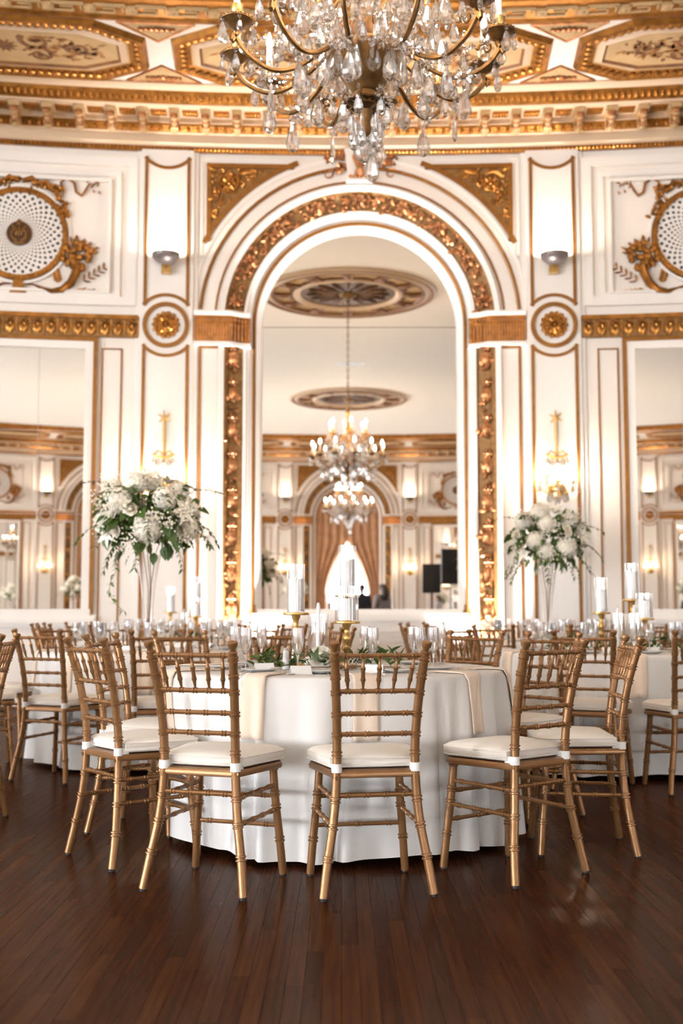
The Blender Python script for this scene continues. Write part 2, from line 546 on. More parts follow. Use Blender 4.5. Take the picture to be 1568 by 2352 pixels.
# ------------------------------------------------------------------ walls
ZT = 6.75
def wall_strip(mb, s0, s1, z0=0.0, z1=ZT, step=0.4):
    n = max(1, int(math.ceil((s1 - s0) / step)))
    A = [(s0 + (s1 - s0) * i / n, 0, z0) for i in range(n + 1)]
    mb.strip(A, [(p[0], 0, z1) for p in A])
def arch_pts(r, zb, n=36):
    return [(-r, zb), (-r, (zb + ZS) / 2), (-r, ZS)] + [(-r * cos(pi * i / n), ZS + r * sin(pi * i / n)) for i in range(1, n)] + [(r, ZS), (r, (zb + ZS) / 2), (r, zb)]
def wall_with_arch(mb, sc):
    ang = sorted(set([i / 36 * pi for i in range(37)] + [atan2(ZT - ZS, BAYW), pi - atan2(ZT - ZS, BAYW)]))
    A, B = [(-R_FR1, 0, 0.0)], [(-BAYW, 0, 0.0)]
    for a in ang[::-1]:
        c, s_ = cos(a), sin(a)
        k = min(BAYW / abs(c) if abs(c) > 1e-6 else 99, (ZT - ZS) / s_ if s_ > 1e-6 else 99)
        A.append((R_FR1 * c, 0, ZS + R_FR1 * s_)); B.append((k * c, 0, ZS + k * s_))
    A.append((R_FR1, 0, 0.0)); B.append((BAYW, 0, 0.0))
    f0 = mb.fn; mb.fn = WF(sc); mb.strip(A, B); mb.fn = f0
ARCH_S = {"front": [0.0], "back": [LP / 2, LP / 2 - 2 * SIDE, LP / 2 + 2 * SIDE], "left": [-LP / 4 - 10.4, -LP / 4 - 4.5, -LP / 4 + 3.0], "right": [LP / 4 + 4.5]}
def make_wall(name, s0, s1, archs, label):
    mb = MB(W)
    cur = s0
    for a in sorted(archs):
        wall_strip(mb, cur, a - BAYW); wall_with_arch(mb, a); cur = a + BAYW
    wall_strip(mb, cur, s1)
    o = mb.build(name, WHITE, angle=20)
    return tag(o, label, kind="structure")
wall_front = make_wall("wall_front", -8.5, 8.5, ARCH_S["front"], "cream panelled wall with gold mouldings behind the tables")
wall_right = make_wall("wall_right", 8.5, LP / 2 - 12, ARCH_S["right"], "cream curved wall on the right of the oval room")
wall_back = make_wall("wall_back", LP / 2 - 12, LP / 2 + 12, ARCH_S["back"], "cream panelled wall with arched windows seen in the mirrors")
wall_left = make_wall("wall_left", -LP / 2 + 12, -8.5, ARCH_S["left"], "cream curved wall on the left of the oval room")

def sweep_arch(name, parent, sc, prof, material, zb, closed=True, n=36):
    """prof: (r, y) corners of a moulding carried round the arch"""
    mb = MB(WF(sc))
    rows = []
    for r, y in prof:
        rows.append([(p[0], y, p[1]) for p in arch_pts(r, zb, n)])
    for i in range(len(rows) - 1):
        mb.strip(rows[i], rows[i + 1])
    if closed and len(rows) > 2: mb.strip(rows[-1], rows[0])
    return mb.build(name, material, parent, angle=30)
def arc_mould(mb, c, r, w, a0, a1, y0, y1, n=24):
    pr = [(r - w / 2, y0), (r - w / 2, y1), (r + w / 2, y1), (r + w / 2, y0)]
    rows = [[(c[0] + rr * cos(a0 + (a1 - a0) * i / n), yy, c[1] + rr * sin(a0 + (a1 - a0) * i / n)) for i in range(n + 1)] for rr, yy in pr]
    mb.strip(*rows)
def rosette(mb, c, r, y, petals=8, depth=0.04, tilt=None):
    for k in range(petals):
        a = 2 * pi * k / petals
        R = Matrix.Rotation(-a, 3, 'Y')
        mb.blob((c[0] + 0.55 * r * cos(a), y, c[1] + 0.55 * r * sin(a)), (0.45 * r, depth, 0.26 * r), 6, 4, R)
    mb.blob((c[0], y, c[1]), (0.25 * r, depth * 1.4, 0.25 * r), 6, 4)
def leafblob(mb, c, L, w, ang, y, depth=0.03):
    mb.blob((c[0] + cos(ang) * L * .5, y, c[1] + sin(ang) * L * .5), (L * .55, depth, w * .5), 6, 4, Matrix.Rotation(-ang, 3, 'Y'))
def scroll(mb, c, r, a0, turns, y, w=0.02, flip=1, n=20, grow=0.75):
    pts, rs = [], []
    for i in range(n + 1):
        t = i / n
        rr = r * (1 - grow * t)
        a = a0 + flip * turns * 2 * pi * t
        pts.append((c[0] + rr * cos(a), y, c[1] + rr * sin(a))); rs.append(w * (1 - 0.5 * t))
    mb.tube(pts, rs, 5)

# ---- an arched bay: niche with mirror (front) or window (elsewhere)
def arched_bay(sc, parent, kind, detail=True):
    zb = 0.42
    sweep_arch("gold_moulding", parent, sc, [(R_BANDG - .018, 0), (R_BANDG - .018, -.022), (R_BANDG, -.03), (R_BANDG + .018, -.022), (R_BANDG + .018, 0)], GLINE, ZS + .03)
    sweep_arch("gold_moulding", parent, sc, [(R_LINE - .011, 0), (R_LINE - .011, -.016), (R_LINE + .011, -.016), (R_LINE + .011, 0)], GLINE, ZS + .03)
    sweep_arch("white_moulding", parent, sc, [(R_FR1 - .004, .01), (R_FR1 - .004, -.035), (R_BEAD - .012, -.05), (R_BEAD, -.03), (R_BEAD, 0)], WHITE2, zb)
    sweep_arch("white_moulding", parent, sc, [(R_SPAN - .06, 0), (R_SPAN - .06, -.012), (R_SPAN - .03, -.02), (R_SPAN - .03, 0)], WHITE2, ZS + .03)
    fr = sweep_arch("frieze", parent, sc, [(R_FR1, 0.0), (R_FR1 - .07, .06), (R_FR0, .10)], GOLDBG, zb, closed=False)
    sweep_arch("white_moulding", parent, sc, [(R_FR0, .10), (R_FR0 - .004, .055), (R_FR0 - .035, .06), (R_FR0 - .045, .10), (R_GOLD + .045, .12), (R_GOLD + .04, .15), (R_GOLD + .016, .155)], WHITE2, zb, closed=False)
    sweep_arch("gold_moulding", parent, sc, [(R_GOLD + .02, .16), (R_GOLD + .018, .13), (R_GOLD, .12), (R_GOLD - .018, .13), (R_GOLD - .02, .16)], GLINE, 1.0, closed=False)
    sweep_arch("white_moulding", parent, sc, [(R_GOLD - .016, .15), (R_GOLD - .03, .15), (R_GLASS + .02, .18), (R_GLASS, .21), (R_GLASS, .26)], WHITE2, 0.98, closed=False)
    # relief of leaves and rosettes along the frieze
    mb = MB(WF(sc))
    rm = (R_FR0 + R_FR1) / 2
    rr = random.Random(int(abs(sc) * 10) + 5)
    N = 27 if detail else 15
    yb = .045
    for k in range(N):
        a = pi * (k + 0.5) / N
        c = (rm * cos(a), ZS + rm * sin(a))
        if k % 3 == 1 or k == N // 2:
            rosette(mb, c, .095, yb, 7, .035)
        for q in range(5 if detail else 2):
            aa = a + rr.uniform(-.06, .06)
            rad = rr.uniform(R_FR0 + .03, R_FR1 - .03)
            leafblob(mb, (rad * cos(aa), ZS + rad * sin(aa)), rr.uniform(.06, .11), rr.uniform(.035, .06), rr.uniform(0, 2 * pi), .05 - (rad - rm) * .25 - .005, .028)
        for sg in (-1, 1):
            scroll(mb, (c[0] + .05 * sg * cos(a), c[1] + .05 * sg * sin(a)), .045, rr.uniform(0, 6), .8, yb - .01, .012, sg, 8)
    for sg in (-1, 1):
        z = zb + .12
        k = 0
        while z < ZS - .5:
            c = (sg * rm, z)
            leafblob(mb, (c[0], c[1]), .17, .13, pi / 2, yb, .022)
            for q in range(6 if detail else 2):
                leafblob(mb, (sg * (rm + rr.uniform(-.08, .08)), z + rr.uniform(-.12, .12)), rr.uniform(.05, .10), rr.uniform(.03, .055), rr.uniform(0, 2 * pi), .04, .03)
            rosette(mb, (c[0], z + .22), .06, yb - .01, 6, .03)
            z += .40; k += 1
    mb.build("relief", ROSEG if kind == "mirror" else GOLD2, fr)["kind"] = "stuff"
    # plinths of the jambs
    for sg in (-1, 1):
        mb = MB(WF(sc)); mb.box(*sorted((sg * R_GLASS, sg * (R_BEAD + .02))), -.03, .2, 0, zb, .3); mb.build("plinth", WHITE2, parent, angle=30)
    # imposts
    z0, z1 = Zw(789), Zw(730)
    for sg in (-1, 1):
        imp = MB(WF(sc))
        def seg(a, b, yy, za, zb_, y1=.2): imp.box(*sorted((sg * a, sg * b)), yy, y1, za, zb_, .2)
        seg(1.46, BAYW - .02, -.055, z0, z1)
        # the return curving into the niche
        n = 8
        P = [(1.46, -.055), (1.42, -.05), (1.38, -.02), (1.33, .02), (1.27, .04), (1.215, .045)]
        for za, zb_, off in ((z0, z1, 0),):
            A = [(sg * x, y, za) for x, y in P]; B = [(sg * x, y, zb_) for x, y in P]
            imp.strip(A, B)
            imp.strip(B, [(sg * x, .17, zb_) for x, y in P]); imp.strip(A, [(sg * x, .17, za) for x, y in P])
        imp = imp.build("impost", GOLD, parent, angle=30)
        cap = MB(WF(sc))
        for za, zb_, o in ((z1, z1 + .022, .03), (z1 + .022, z1 + .05, .045), (z0 - .04, z0, .012)):
            A = [(sg * (BAYW - .02), -.055 - o)] + [(sg * x, y - o) for x, y in P] + [(sg * 1.21, .17)]
            cap.strip([(x, y, za) for x, y in A], [(x, y, zb_) for x, y in A])
            cap.strip([(x, y, za) for x, y in A], [(x, .2, za) for x, y in A]); cap.strip([(x, y, zb_) for x, y in A], [(x, .2, zb_) for x, y in A])
        cap.build("impost_cap", WHITE2, imp, angle=30)
        fl = MB(WF(sc))
        for k in range(13):
            x = 1.44 + k * .032
            fl.box(*sorted((sg * x, sg * (x + .016))), -.066, -.05, z0 + .015, z1 - .09)
        for k in range(15):
            x = 1.44 + k * .028
            fl.blob((sg * x, -.062, z1 - .045), (.011, .016, .028), 6, 4)
        for k in range(6):
            t = k / 5
            fl.blob((sg * (1.42 - .19 * t), -.045 + .09 * t, z1 - .045), (.011, .016, .026), 6, 4)
            fl.box(*sorted((sg * (1.415 - .19 * t), sg * (1.43 - .19 * t))), -.055 + .09 * t, 0, z0 + .015, z1 - .09)
        fl.build("fluting", ROSEG, imp)["kind"] = "stuff"
        # slender panel under the impost
        zt = Zw(797)
        for (a, b, c, d) in ((1.545, 1.573, .3, zt), (1.757, 1.785, .3, zt), (1.573, 1.757, zt - .028, zt)):
            mb = MB(WF(sc)); mb.box(*sorted((sg * a, sg * b)), -.016, 0, c, d, .3); mb.build("gold_moulding", GLINE, parent, angle=30)
    # spandrels
    for sg in (-1, 1):
        xo, zt = 1.715, Zw(381)
        def arc_at_x(x): return ZS + sqrt(max(0, R_SPAN ** 2 - x * x))
        xin = sqrt(R_SPAN ** 2 - (zt - ZS) ** 2)
        curve = [(xin + (xo - xin) * i / 14, arc_at_x(xin + (xo - xin) * i / 14)) for i in range(15)]
        mb = MB(WF(sc))
        mb.strip([(sg * x, -.014, z) for x, z in curve], [(sg * x, -.014, zt) for x, z in curve])
        sp = mb.build("spandrel_panel", GOLDBG, parent)
        mb = MB(WF(sc))
        w = .05
        mb.box(*sorted((sg * (xo - w), sg * xo)), -.034, 0, curve[-1][1] + .03, zt, .3)
        mb.box(*sorted((sg * (xin + .05), sg * xo)), -.034, 0, zt - w, zt, .2)
        pr = [(R_SPAN, 0), (R_SPAN, -.03), (R_SPAN + w, -.03), (R_SPAN + w, 0)]
        a0, a1 = atan2(curve[0][1] - ZS, curve[0][0]), atan2(curve[-1][1] - ZS, curve[-1][0])
        rows = [[(sg * r_ * cos(a0 + (a1 - a0) * i / 16), y_, ZS + r_ * sin(a0 + (a1 - a0) * i / 16)) for i in range(17)] for r_, y_ in pr]
        mb.strip(*rows)
        mb.build("border", GLINE, sp, angle=30)
        if detail or True:
            mb = MB(WF(sc))
            cx_, cz_ = 1.47, zt - .24
            rosette(mb, (sg * cx_, cz_), .10, -.03, 8, .04)
            scroll(mb, (sg * (cx_ + .02), cz_ + .02), .13, 0.5, 1.1, -.025, .022, sg, 18, .5)
            scroll(mb, (sg * 1.62, cz_ - .34), .04, 1.6, 1.2, -.025, .018, -sg, 14)
            scroll(mb, (sg * 1.20, zt - .11), .045, 2.5, 1.2, -.025, .016, sg, 14)
            for (x, z, L, a) in ((1.35, zt - .12, .2, 2.9), (1.25, zt - .15, .15, 3.3), (1.05, zt - .11, .14, 2.9), (1.58, cz_ - .18, .2, -1.5), (1.62, cz_ - .5, .2, -1.6), (1.63, cz_ - .62, .12, -1.4),
                                 (1.30, zt - .3, .18, 2.4), (1.5, cz_ - .25, .18, -2.0), (1.6, zt - .1, .14, 0.6), (1.42, zt - .4, .15, 3.9), (1.55, cz_ - .33, .13, -2.6), (1.2, zt - .2, .12, 3.6)):
                if min(sqrt((x + k_ * L * cos(a)) ** 2 + (z + k_ * L * sin(a) - ZS) ** 2) for k_ in (0, .5, 1)) < R_SPAN + .07: continue
                leafblob(mb, (sg * x, z), L, .06, a if sg > 0 else pi - a, -.022, .028)
            rq = random.Random(31)
            for q in range(260):
                x, z = rq.uniform(.95, 1.65), rq.uniform(ZS + .95, zt - .07)
                if sqrt(x * x + (z - ZS) ** 2) < R_SPAN + .085: continue
                leafblob(mb, (sg * x, z), rq.uniform(.04, .07), rq.uniform(.02, .035), rq.uniform(0, 6.28), -.018, .024)
            mb.build("relief", GOLD2, sp)["kind"] = "stuff"
        # white panel edge round the spandrel
        for (a, b, c, d) in ((xo + .04, xo + .075, curve[-1][1] - .15, zt + .06), (0.85, xo + .075, zt + .035, zt + .07)):
            mb = MB(WF(sc)); mb.box(*sorted((sg * a, sg * b)), -.014, 0, c, d, .3); mb.build("white_moulding", WHITE2, parent, angle=30)
    # keystone with foliage
    k0, k1 = Zw(418), Zw(348)
    ks = MB(WF(sc))
    ks.prism([(-.125, k0), (.125, k0), (.17, k1), (-.17, k1)], -.10, .05)
    ks.prism([(-.15, k0 - .03), (.15, k0 - .03), (.15, k0), (-.15, k0)], -.12, .05)
    ks = ks.build("keystone", WHITE2, parent, smooth=False)
    mb = MB(WF(sc))
    for k in range(5):
        a = pi / 2 + (k - 2) * .22
        leafblob(mb, ((k - 2) * .022, k0 + .03), .27, .075, a, -.125, .03)
    for k in range(5): mb.blob(((k - 2) * .05, -.125, k0 + .02), (.024, .025, .022), 6, 4)
    mb.build("acanthus", ROSEG, ks)
    rr = random.Random(11)
    mb = MB(WF(sc))
    for sg in (-1, 1):
        for q in range(26):
            t = rr.random()
            x = .16 + .24 * t
            z = k1 - .02 - .20 * rr.random() * (1 - t * .55)
            leafblob(mb, (sg * x, z), rr.uniform(.05, .10), rr.uniform(.03, .05), rr.uniform(0, 6.28), -.05 * (1 - t), .035)
        scroll(mb, (sg * .36, k1 - .27), .07, 1.0, .8, -.02, .012, sg, 12)
        for q in range(5): leafblob(mb, (sg * (.26 + .05 * q), k1 - .235 - .01 * q), .06, .02, (0.3 if sg > 0 else pi - .3), -.02, .015)
    mb.build("foliage", ROSEG, ks)["kind"] = "stuff"

# ---- pilasters with round rosette, between the bays
def pilaster(sc, parent, detail=True):
    hw = .29
    mb = MB(WF(sc)); mb.box(-hw, hw, -.07, 0, 0, 6.16, .3)
    p = mb.build("pilaster", WHITE2, parent, angle=30)
    mb = MB(WF(sc)); mb.box(-hw + .012, hw - .012, -.074, -.06, 0, .9, .3)
    zu1, zu0, zl = Zw(374), Zw(712), Zw(799)
    a, w = .25, .034
    y0, y1 = -.07, -.088
    def line(s0, s1, z0, z1):
        mb = MB(WF(sc)); mb.box(s0, s1, y1, y0, z0, z1, .3); mb.build("gold_moulding", GLINE, p, angle=30)
    for sg in (-1, 1):
        line(*sorted((sg * a, sg * (a - w))), zu0, zu1)
        line(*sorted((sg * (a + .005), sg * (a - w + .005))), .3, zl)
    # hollow arcs closing the panels
    def hollow2(zcorner, sag, concave_down):
        r = (a * a + sag * sag) / (2 * sag); th = math.asin(a / r)
        mb = MB(WF(sc))
        if concave_down:      # arc hangs down in its middle
            arc_mould(mb, (0, zcorner + r - sag), r, w, -pi / 2 - th, -pi / 2 + th, y0, y1, 16)
        else:                 # arc rises in its middle
            arc_mould(mb, (0, zcorner - r + sag), r, w, pi / 2 - th, pi / 2 + th, y0, y1, 16)
        mb.build("gold_moulding", GLINE, p, angle=30)
    hollow2(zu1 - .01, .115, True)
    hollow2(zu0 + .01, .115, False)
    hollow2(zl - .01, .115, True)
    zc_ = Zw(755)
    rd = MB(WF(sc)); arc_mould(rd, (0, zc_), .233, .046, 0, 2 * pi, y0, y1 - .01, 32)
    rd = rd.build("roundel", GLINE, p, angle=30)
    mb = MB(WF(sc))
    mb.prism([(.135 * cos(2 * pi * i / 20), zc_ + .135 * sin(2 * pi * i / 20)) for i in range(20)], -.095, -.07)
    for k in range(14):
        t = 2 * pi * k / 14
        mb.blob((.128 * cos(t), -.09, zc_ + .128 * sin(t)), (.028, .025, .028), 6, 4)
    rosette(mb, (0, zc_), .11, -.10, 9, .03)
    mb.build("rosette", GOLD, rd)
    # return mouldings beside the pilaster
    for sg in (-1, 1):
        mb = MB(WF(sc)); mb.box(*sorted((sg * hw, sg * (hw + .05))), -.03, 0, 0, 6.16, .3); mb.build("white_moulding", WHITE2, p, angle=30)
    return p

# ---- side bay dressings above and beside the rectangular mirror
def side_bay(sc, parent, detail=True):
    D = abs((sc + LP / 4) % (LP / 2) - LP / 4)
    zs = lambda py: Zw(py, 3.3)
    z0, z1 = zs(773), zs(723)
    hb = 1.30
    fr = MB(WF(sc)); fr.box(-hb, hb, -.05, 0, z0, z1, .3)
    fr = fr.build("frieze", GOLDBG, parent, angle=30)
    mb = MB(WF(sc)); mb.box(-hb, hb, -.085, 0, z1 - .045, z1, .3); mb.build("gold_moulding", GOLD, fr, angle=30)
    mb = MB(WF(sc))
    n = 18
    for k in range(n):
        x = -hb + .07 + (2 * hb - .14) * k / (n - 1)
        rosette(mb, (x, z0 + .15), .055, -.055, 5, .025)
        for sg in (-1, 1): leafblob(mb, (x, z0 + .01), .13, .05, pi / 2 + sg * .35, -.055, .022)
        mb.box(x + .062, x + .078, -.065, -.05, z0 + .01, z1 - .05)
    mb.build("relief", GOLD2, fr)["kind"] = "stuff"
    # sunk panel round the grille
    def frame(h, za, zb_, w, d, nm="white_moulding"):
        mb = MB(WF(sc))
        mb.box(-h, h, -d, 0, zb_ - w, zb_, .3); mb.box(-h, h, -d, 0, za, za + w, .3)
        mb.box(-h, -h + w, -d, 0, za + w, zb_ - w); mb.box(h - w, h, -d, 0, za + w, zb_ - w)
        mb.build(nm, WHITE2, parent, angle=30)
    frame(1.27, zs(700), zs(358), .10, .045)
    frame(1.09, zs(682), zs(392), .055, .03)
    frame(.985, zs(673), zs(410), .03, .05)
    # slender gold panel
    for sg in (-1, 1):
        zt = zs(797)
        for (a, b, c, d) in ((.905, .922, .3, zt), (1.115, 1.132, .3, zt), (.922, 1.115, zt - .016, zt)):
            mb = MB(WF(sc)); mb.box(*sorted((sg * a, sg * b)), -.014, 0, c, d, .3); mb.build("gold_moulding", GLINE, parent, angle=30)
    mb = MB(WF(sc)); mb.box(-.9, .9, -.06, 0, .86, .98, .3); mb.build("white_moulding", WHITE2, parent, angle=30)
    # gilt ribbon bow and horns of plenty in plaster round the grille
    zc_ = zs(543)
    for sg in (-1, 1):
        rr = random.Random(21)
        mb = MB(WF(sc))
        pts = [(.02, .60), (.12, .64), (.20, .58), (.28, .60), (.32, .52), (.40, .50), (.44, .42), (.47, .50), (.43, .60), (.50, .66), (.58, .60), (.60, .50), (.66, .46), (.70, .52), (.74, .60), (.80, .60)]
        mb.tube([(sg * x, -.03, zc_ + z) for x, z in pts], [.03, .032, .028, .03, .026, .022, .02, .014, .014, .015, .015, .015, .014, .014, .012, .006], 6)
        for q in range(46):
            t = rr.random()
            x, z = (.04 + .42 * t, .62 - .14 * t) if q < 24 else (.40 + .13 * t, .46 - .34 * t)
            leafblob(mb, (sg * (x + rr.uniform(-.035, .035)), zc_ + z + rr.uniform(-.04, .04)), rr.uniform(.04, .08), .035, rr.uniform(0, 6.28), -.03, .03)
        for q in range(9): leafblob(mb, (sg * (.74 + rr.uniform(-.03, .12)), zc_ + .56 + rr.uniform(-.07, .1)), .04, .02, rr.uniform(0, 6.28), -.02, .012)
        mb.build("ribbon_ornament", GOLD, parent)["kind"] = "stuff"
        mb = MB(WF(sc))
        mb.tube([(sg * x, -.025, zc_ + z) for x, z in ((.06, -.56), (.16, -.56), (.26, -.60), (.36, -.63), (.47, -.61), (.56, -.53), (.61, -.42), (.63, -.34))], [.012, .02, .035, .055, .075, .09, .10, .115], 8, flat=.5)
        for q in range(44):
            a = rr.uniform(0, 2 * pi); rad = rr.random() ** .5
            mb.blob((sg * (.63 + .17 * rad * cos(a)), -.045, zc_ - .23 + .15 * rad * sin(a)), rr.uniform(.022, .045), 6, 4)
        for q in range(16):
            a = rr.uniform(.2, 2.9)
            leafblob(mb, (sg * (.63 + .14 * cos(a)), zc_ - .23 + .13 * sin(a)), rr.uniform(.06, .12), .03, a if sg > 0 else pi - a, -.03, .014)
        for q in range(5):
            mb2 = (.70 + .052 * q, -.50 + .036 * q)
            for s2 in (-1, 1): leafblob(mb, (sg * mb2[0], zc_ + mb2[1]), .075, .022, (0.7 + s2 * .8) if sg > 0 else pi - (0.7 + s2 * .8), -.02, .012)
        for q in range(6):
            mb2 = (.42 - .008 * q, -.52 + .03 * q)
            for s2 in (-1, 1): leafblob(mb, (sg * mb2[0], zc_ + mb2[1]), .06, .028, (1.7 + s2 * .8) if sg > 0 else pi - (1.7 + s2 * .8), -.02, .012)
        for q in range(5): leafblob(mb, (sg * (.62 + .05 * q), zc_ - .60 - .005 * q), .06, .025, (.2 + .3 * (q % 2)) if sg > 0 else pi - .3, -.02, .012)
        mb.build("cornucopia_ornament", GOLD, parent)["kind"] = "stuff"
    mb = MB(WF(sc)); mb.prism([(-.05, zc_ - .52), (.05, zc_ - .52), (.06, zc_ - .6), (.09, zc_ - .66), (-.09, zc_ - .66), (-.06, zc_ - .6)], -.05, 0); mb.build("ornament_base", GOLD, parent, smooth=False)

arched_bay(0.0, wall_front, "mirror")
for sg in (-1, 1):
    pilaster(sg * PIL, wall_front)
    pilaster(sg * (2 * SIDE - PIL), wall_front, False)
    side_bay(sg * SIDE, wall_front)
HB = LP / 2
for s in (HB, HB - 2 * SIDE, HB + 2 * SIDE): arched_bay(s, wall_back, "window", False)
for sg in (-1, 1):
    pilaster(HB + sg * PIL, wall_back, False)
    pilaster(HB + sg * (2 * SIDE - PIL), wall_back, False)
    side_bay(HB + sg * SIDE, wall_back, False)
for s in ARCH_S["left"]: arched_bay(s, wall_left, "window", False)
for s in ARCH_S["right"]: arched_bay(s, wall_right, "window", False)

# ------------------------------------------------------------------ cornice, coffered border and ceiling
def ring_sweep(prof, material, name, parent, step=0.45, s0=None, s1=None, closed=False):
    """prof: (n, z), n measured from the wall into the room"""
    s0 = -LP / 2 if s0 is None else s0; s1 = LP / 2 if s1 is None else s1
    N = int((s1 - s0) / step)
    mb = MB(W)
    rows = [[(s0 + (s1 - s0) * i / N, -n, z) for i in range(N + 1)] for n, z in prof]
    for i in range(len(rows) - 1): mb.strip(rows[i], rows[i + 1])
    return mb.build(name, material, parent, angle=30)
trim = ring_sweep([(0, 6.20), (.06, 6.20), (.10, 6.235), (.10, 6.33), (.13, 6.345), (.20, 6.40), (.24, 6.405), (.24, 6.46), (.50, 6.462), (.54, 6.455), (.56, 6.475), (.66, 6.56), (.72, 6.575), (.80, 6.575), (.80, 6.61)], BAND, "trim_1", None)
tag(trim, "cream and gold classical cornice around the top of the wall", kind="structure")
ring_sweep([(.0, 6.155), (.05, 6.15), (.07, 6.175), (.06, 6.205), (0, 6.205)], GOLD, "gold_moulding", trim)
ring_sweep([(.125, 6.338), (.155, 6.335), (.205, 6.38), (.225, 6.405), (.19, 6.41)], GOLD, "gold_moulding", trim)
ring_sweep([(.555, 6.465), (.585, 6.462), (.655, 6.53), (.675, 6.565), (.64, 6.57)], GOLD, "gold_moulding", trim)
# egg-and-dart, leaf band and bead band
mb = MB(W)
s = -6.3
while s < 6.3:
    mb.blob((s, -.175, 6.365), (.030, .034, .036), 6, 4)
    mb.box(s + .046, s + .056, -.195, -.15, 6.345, 6.40)
    s += .102
mb.build("egg_band", GOLD2, trim)["kind"] = "stuff"
mb = MB(W)
s = -6.3
while s < 6.3:
    mb.blob((s, -.625, 6.51), (.028, .035, .045), 5, 4)
    s += .07
s = -6.3
while s < 6.3:
    mb.blob((s, -.065, 6.178), (.018, .02, .022), 5, 3)
    s += .045
mb.build("leaf_band", GOLD2, trim)["kind"] = "stuff"
# brackets under the cornice with small panels between
mo = MB()
mo.box(-.055, .055, -.235, 0.0, -.035, 0.02)
mo.prism([(-.045, -.155), (.045, -.155), (.045, -.03), (-.045, -.03)], -.05, 0.02)
mo.tube([(0, -.225, -.045), (0, -.18, -.06), (0, -.12, -.085), (0, -.06, -.14), (0, -.02, -.165)], [.03, .042, .042, .042, .03], 8)
mo.blob((0, -.205, -.055), (.044, .032, .032), 8, 5)
mom = mo.mesh("bracket", TAN, angle=35)
ml = MB(); 
for k in range(3): ml.blob(((k - 1) * .030, -.09, -.115), (.019, .05, .055), 6, 4)
ml.blob((0, -.15, -.085), (.05, .045, .03), 6, 4); ml.blob((0, -.215, -.055), (.05, .035, .036), 6, 4)
mlm = ml.mesh("leaf", ROSEG)
pn = MB(); pn.box(-.085, .085, -.07, .07, -.014, 0.0); 
for k in range(5): pn.blob(((k - 2) * .032, 0, -.018), (.017, .035, .012), 6, 4)
pnm = pn.mesh("gilt_panel", GOLD)
s = -6.2
while s < 6.2:
    b = place(inst("bracket", mom, trim), s, -.245, 6.44)
    inst("leaf", mlm, b)
    place(inst("gilt_panel", pnm, trim), s + .1725, -.37, 6.461)
    s += .345
mb = MB(W)
s = 6.2
while s < LP - 6.2:
    mb.box(s - .05, s + .05, -.48, -.24, 6.36, 6.46)
    s += .345
mb.build("bracket_row", BAND, trim, smooth=False)["kind"] = "stuff"

ceiling = MB()
ceiling.lathe([(0.02, 0), (1, 0)], 120, cap=False, sx=EB, sy=EA)
ceiling = ceiling.build("ceiling", CREAM, smooth=False)
ceiling.location = (X0, YC, 6.74)
tag(ceiling, "pale cream plaster ceiling with painted coffered border", kind="structure")
def cbuild(mb, name, material, parent=ceiling, **k):
    o = mb.build(name, material, parent, **k)
    if parent is ceiling: o.matrix_parent_inverse = Matrix.Translation((-X0, -YC, -6.74))
    return o
ZC = 6.60
def crs(prof, material, name, **k):
    o = ring_sweep(prof, material, name, None, **k)
    o.parent = ceiling; o.matrix_parent_inverse = Matrix.Translation((-X0, -YC, -6.74))
    return o
crs([(.78, ZC), (2.08, ZC), (2.08, ZC + .03)], CREAM, "border_ground")
crs([(2.05, ZC + .03), (2.05, ZC - .015), (2.09, ZC - .02), (2.12, ZC), (2.34, ZC + .02), (2.37, ZC), (2.42, ZC + .01), (2.42, 6.74)], GOLD, "fret_band")
mb = MB(W)
s = -7.0
k = 0
while s < 7.0:
    z = ZC - .004
    if k % 2 == 0:
        mb.box(s - .05, s + .05, -2.28, -2.17, z - .012, z + .02)
        mb.blob((s, -2.225, z - .012), (.035, .035, .015), 6, 4)
    else:
        for (a, b, c, d) in ((-.16, .16, -2.30, -2.28), (-.16, -.14, -2.30, -2.17), (-.16, .06, -2.18, -2.16), (.04, .06, -2.25, -2.17), (-.08, .06, -2.25, -2.235), (.12, .14, -2.30, -2.19)):
            mb.box(s + a, s + b, c, d, z - .006, z + .02)
    s += .21; k += 1
cbuild(mb, "greek_fret", TAN, smooth=False)["kind"] = "stuff"

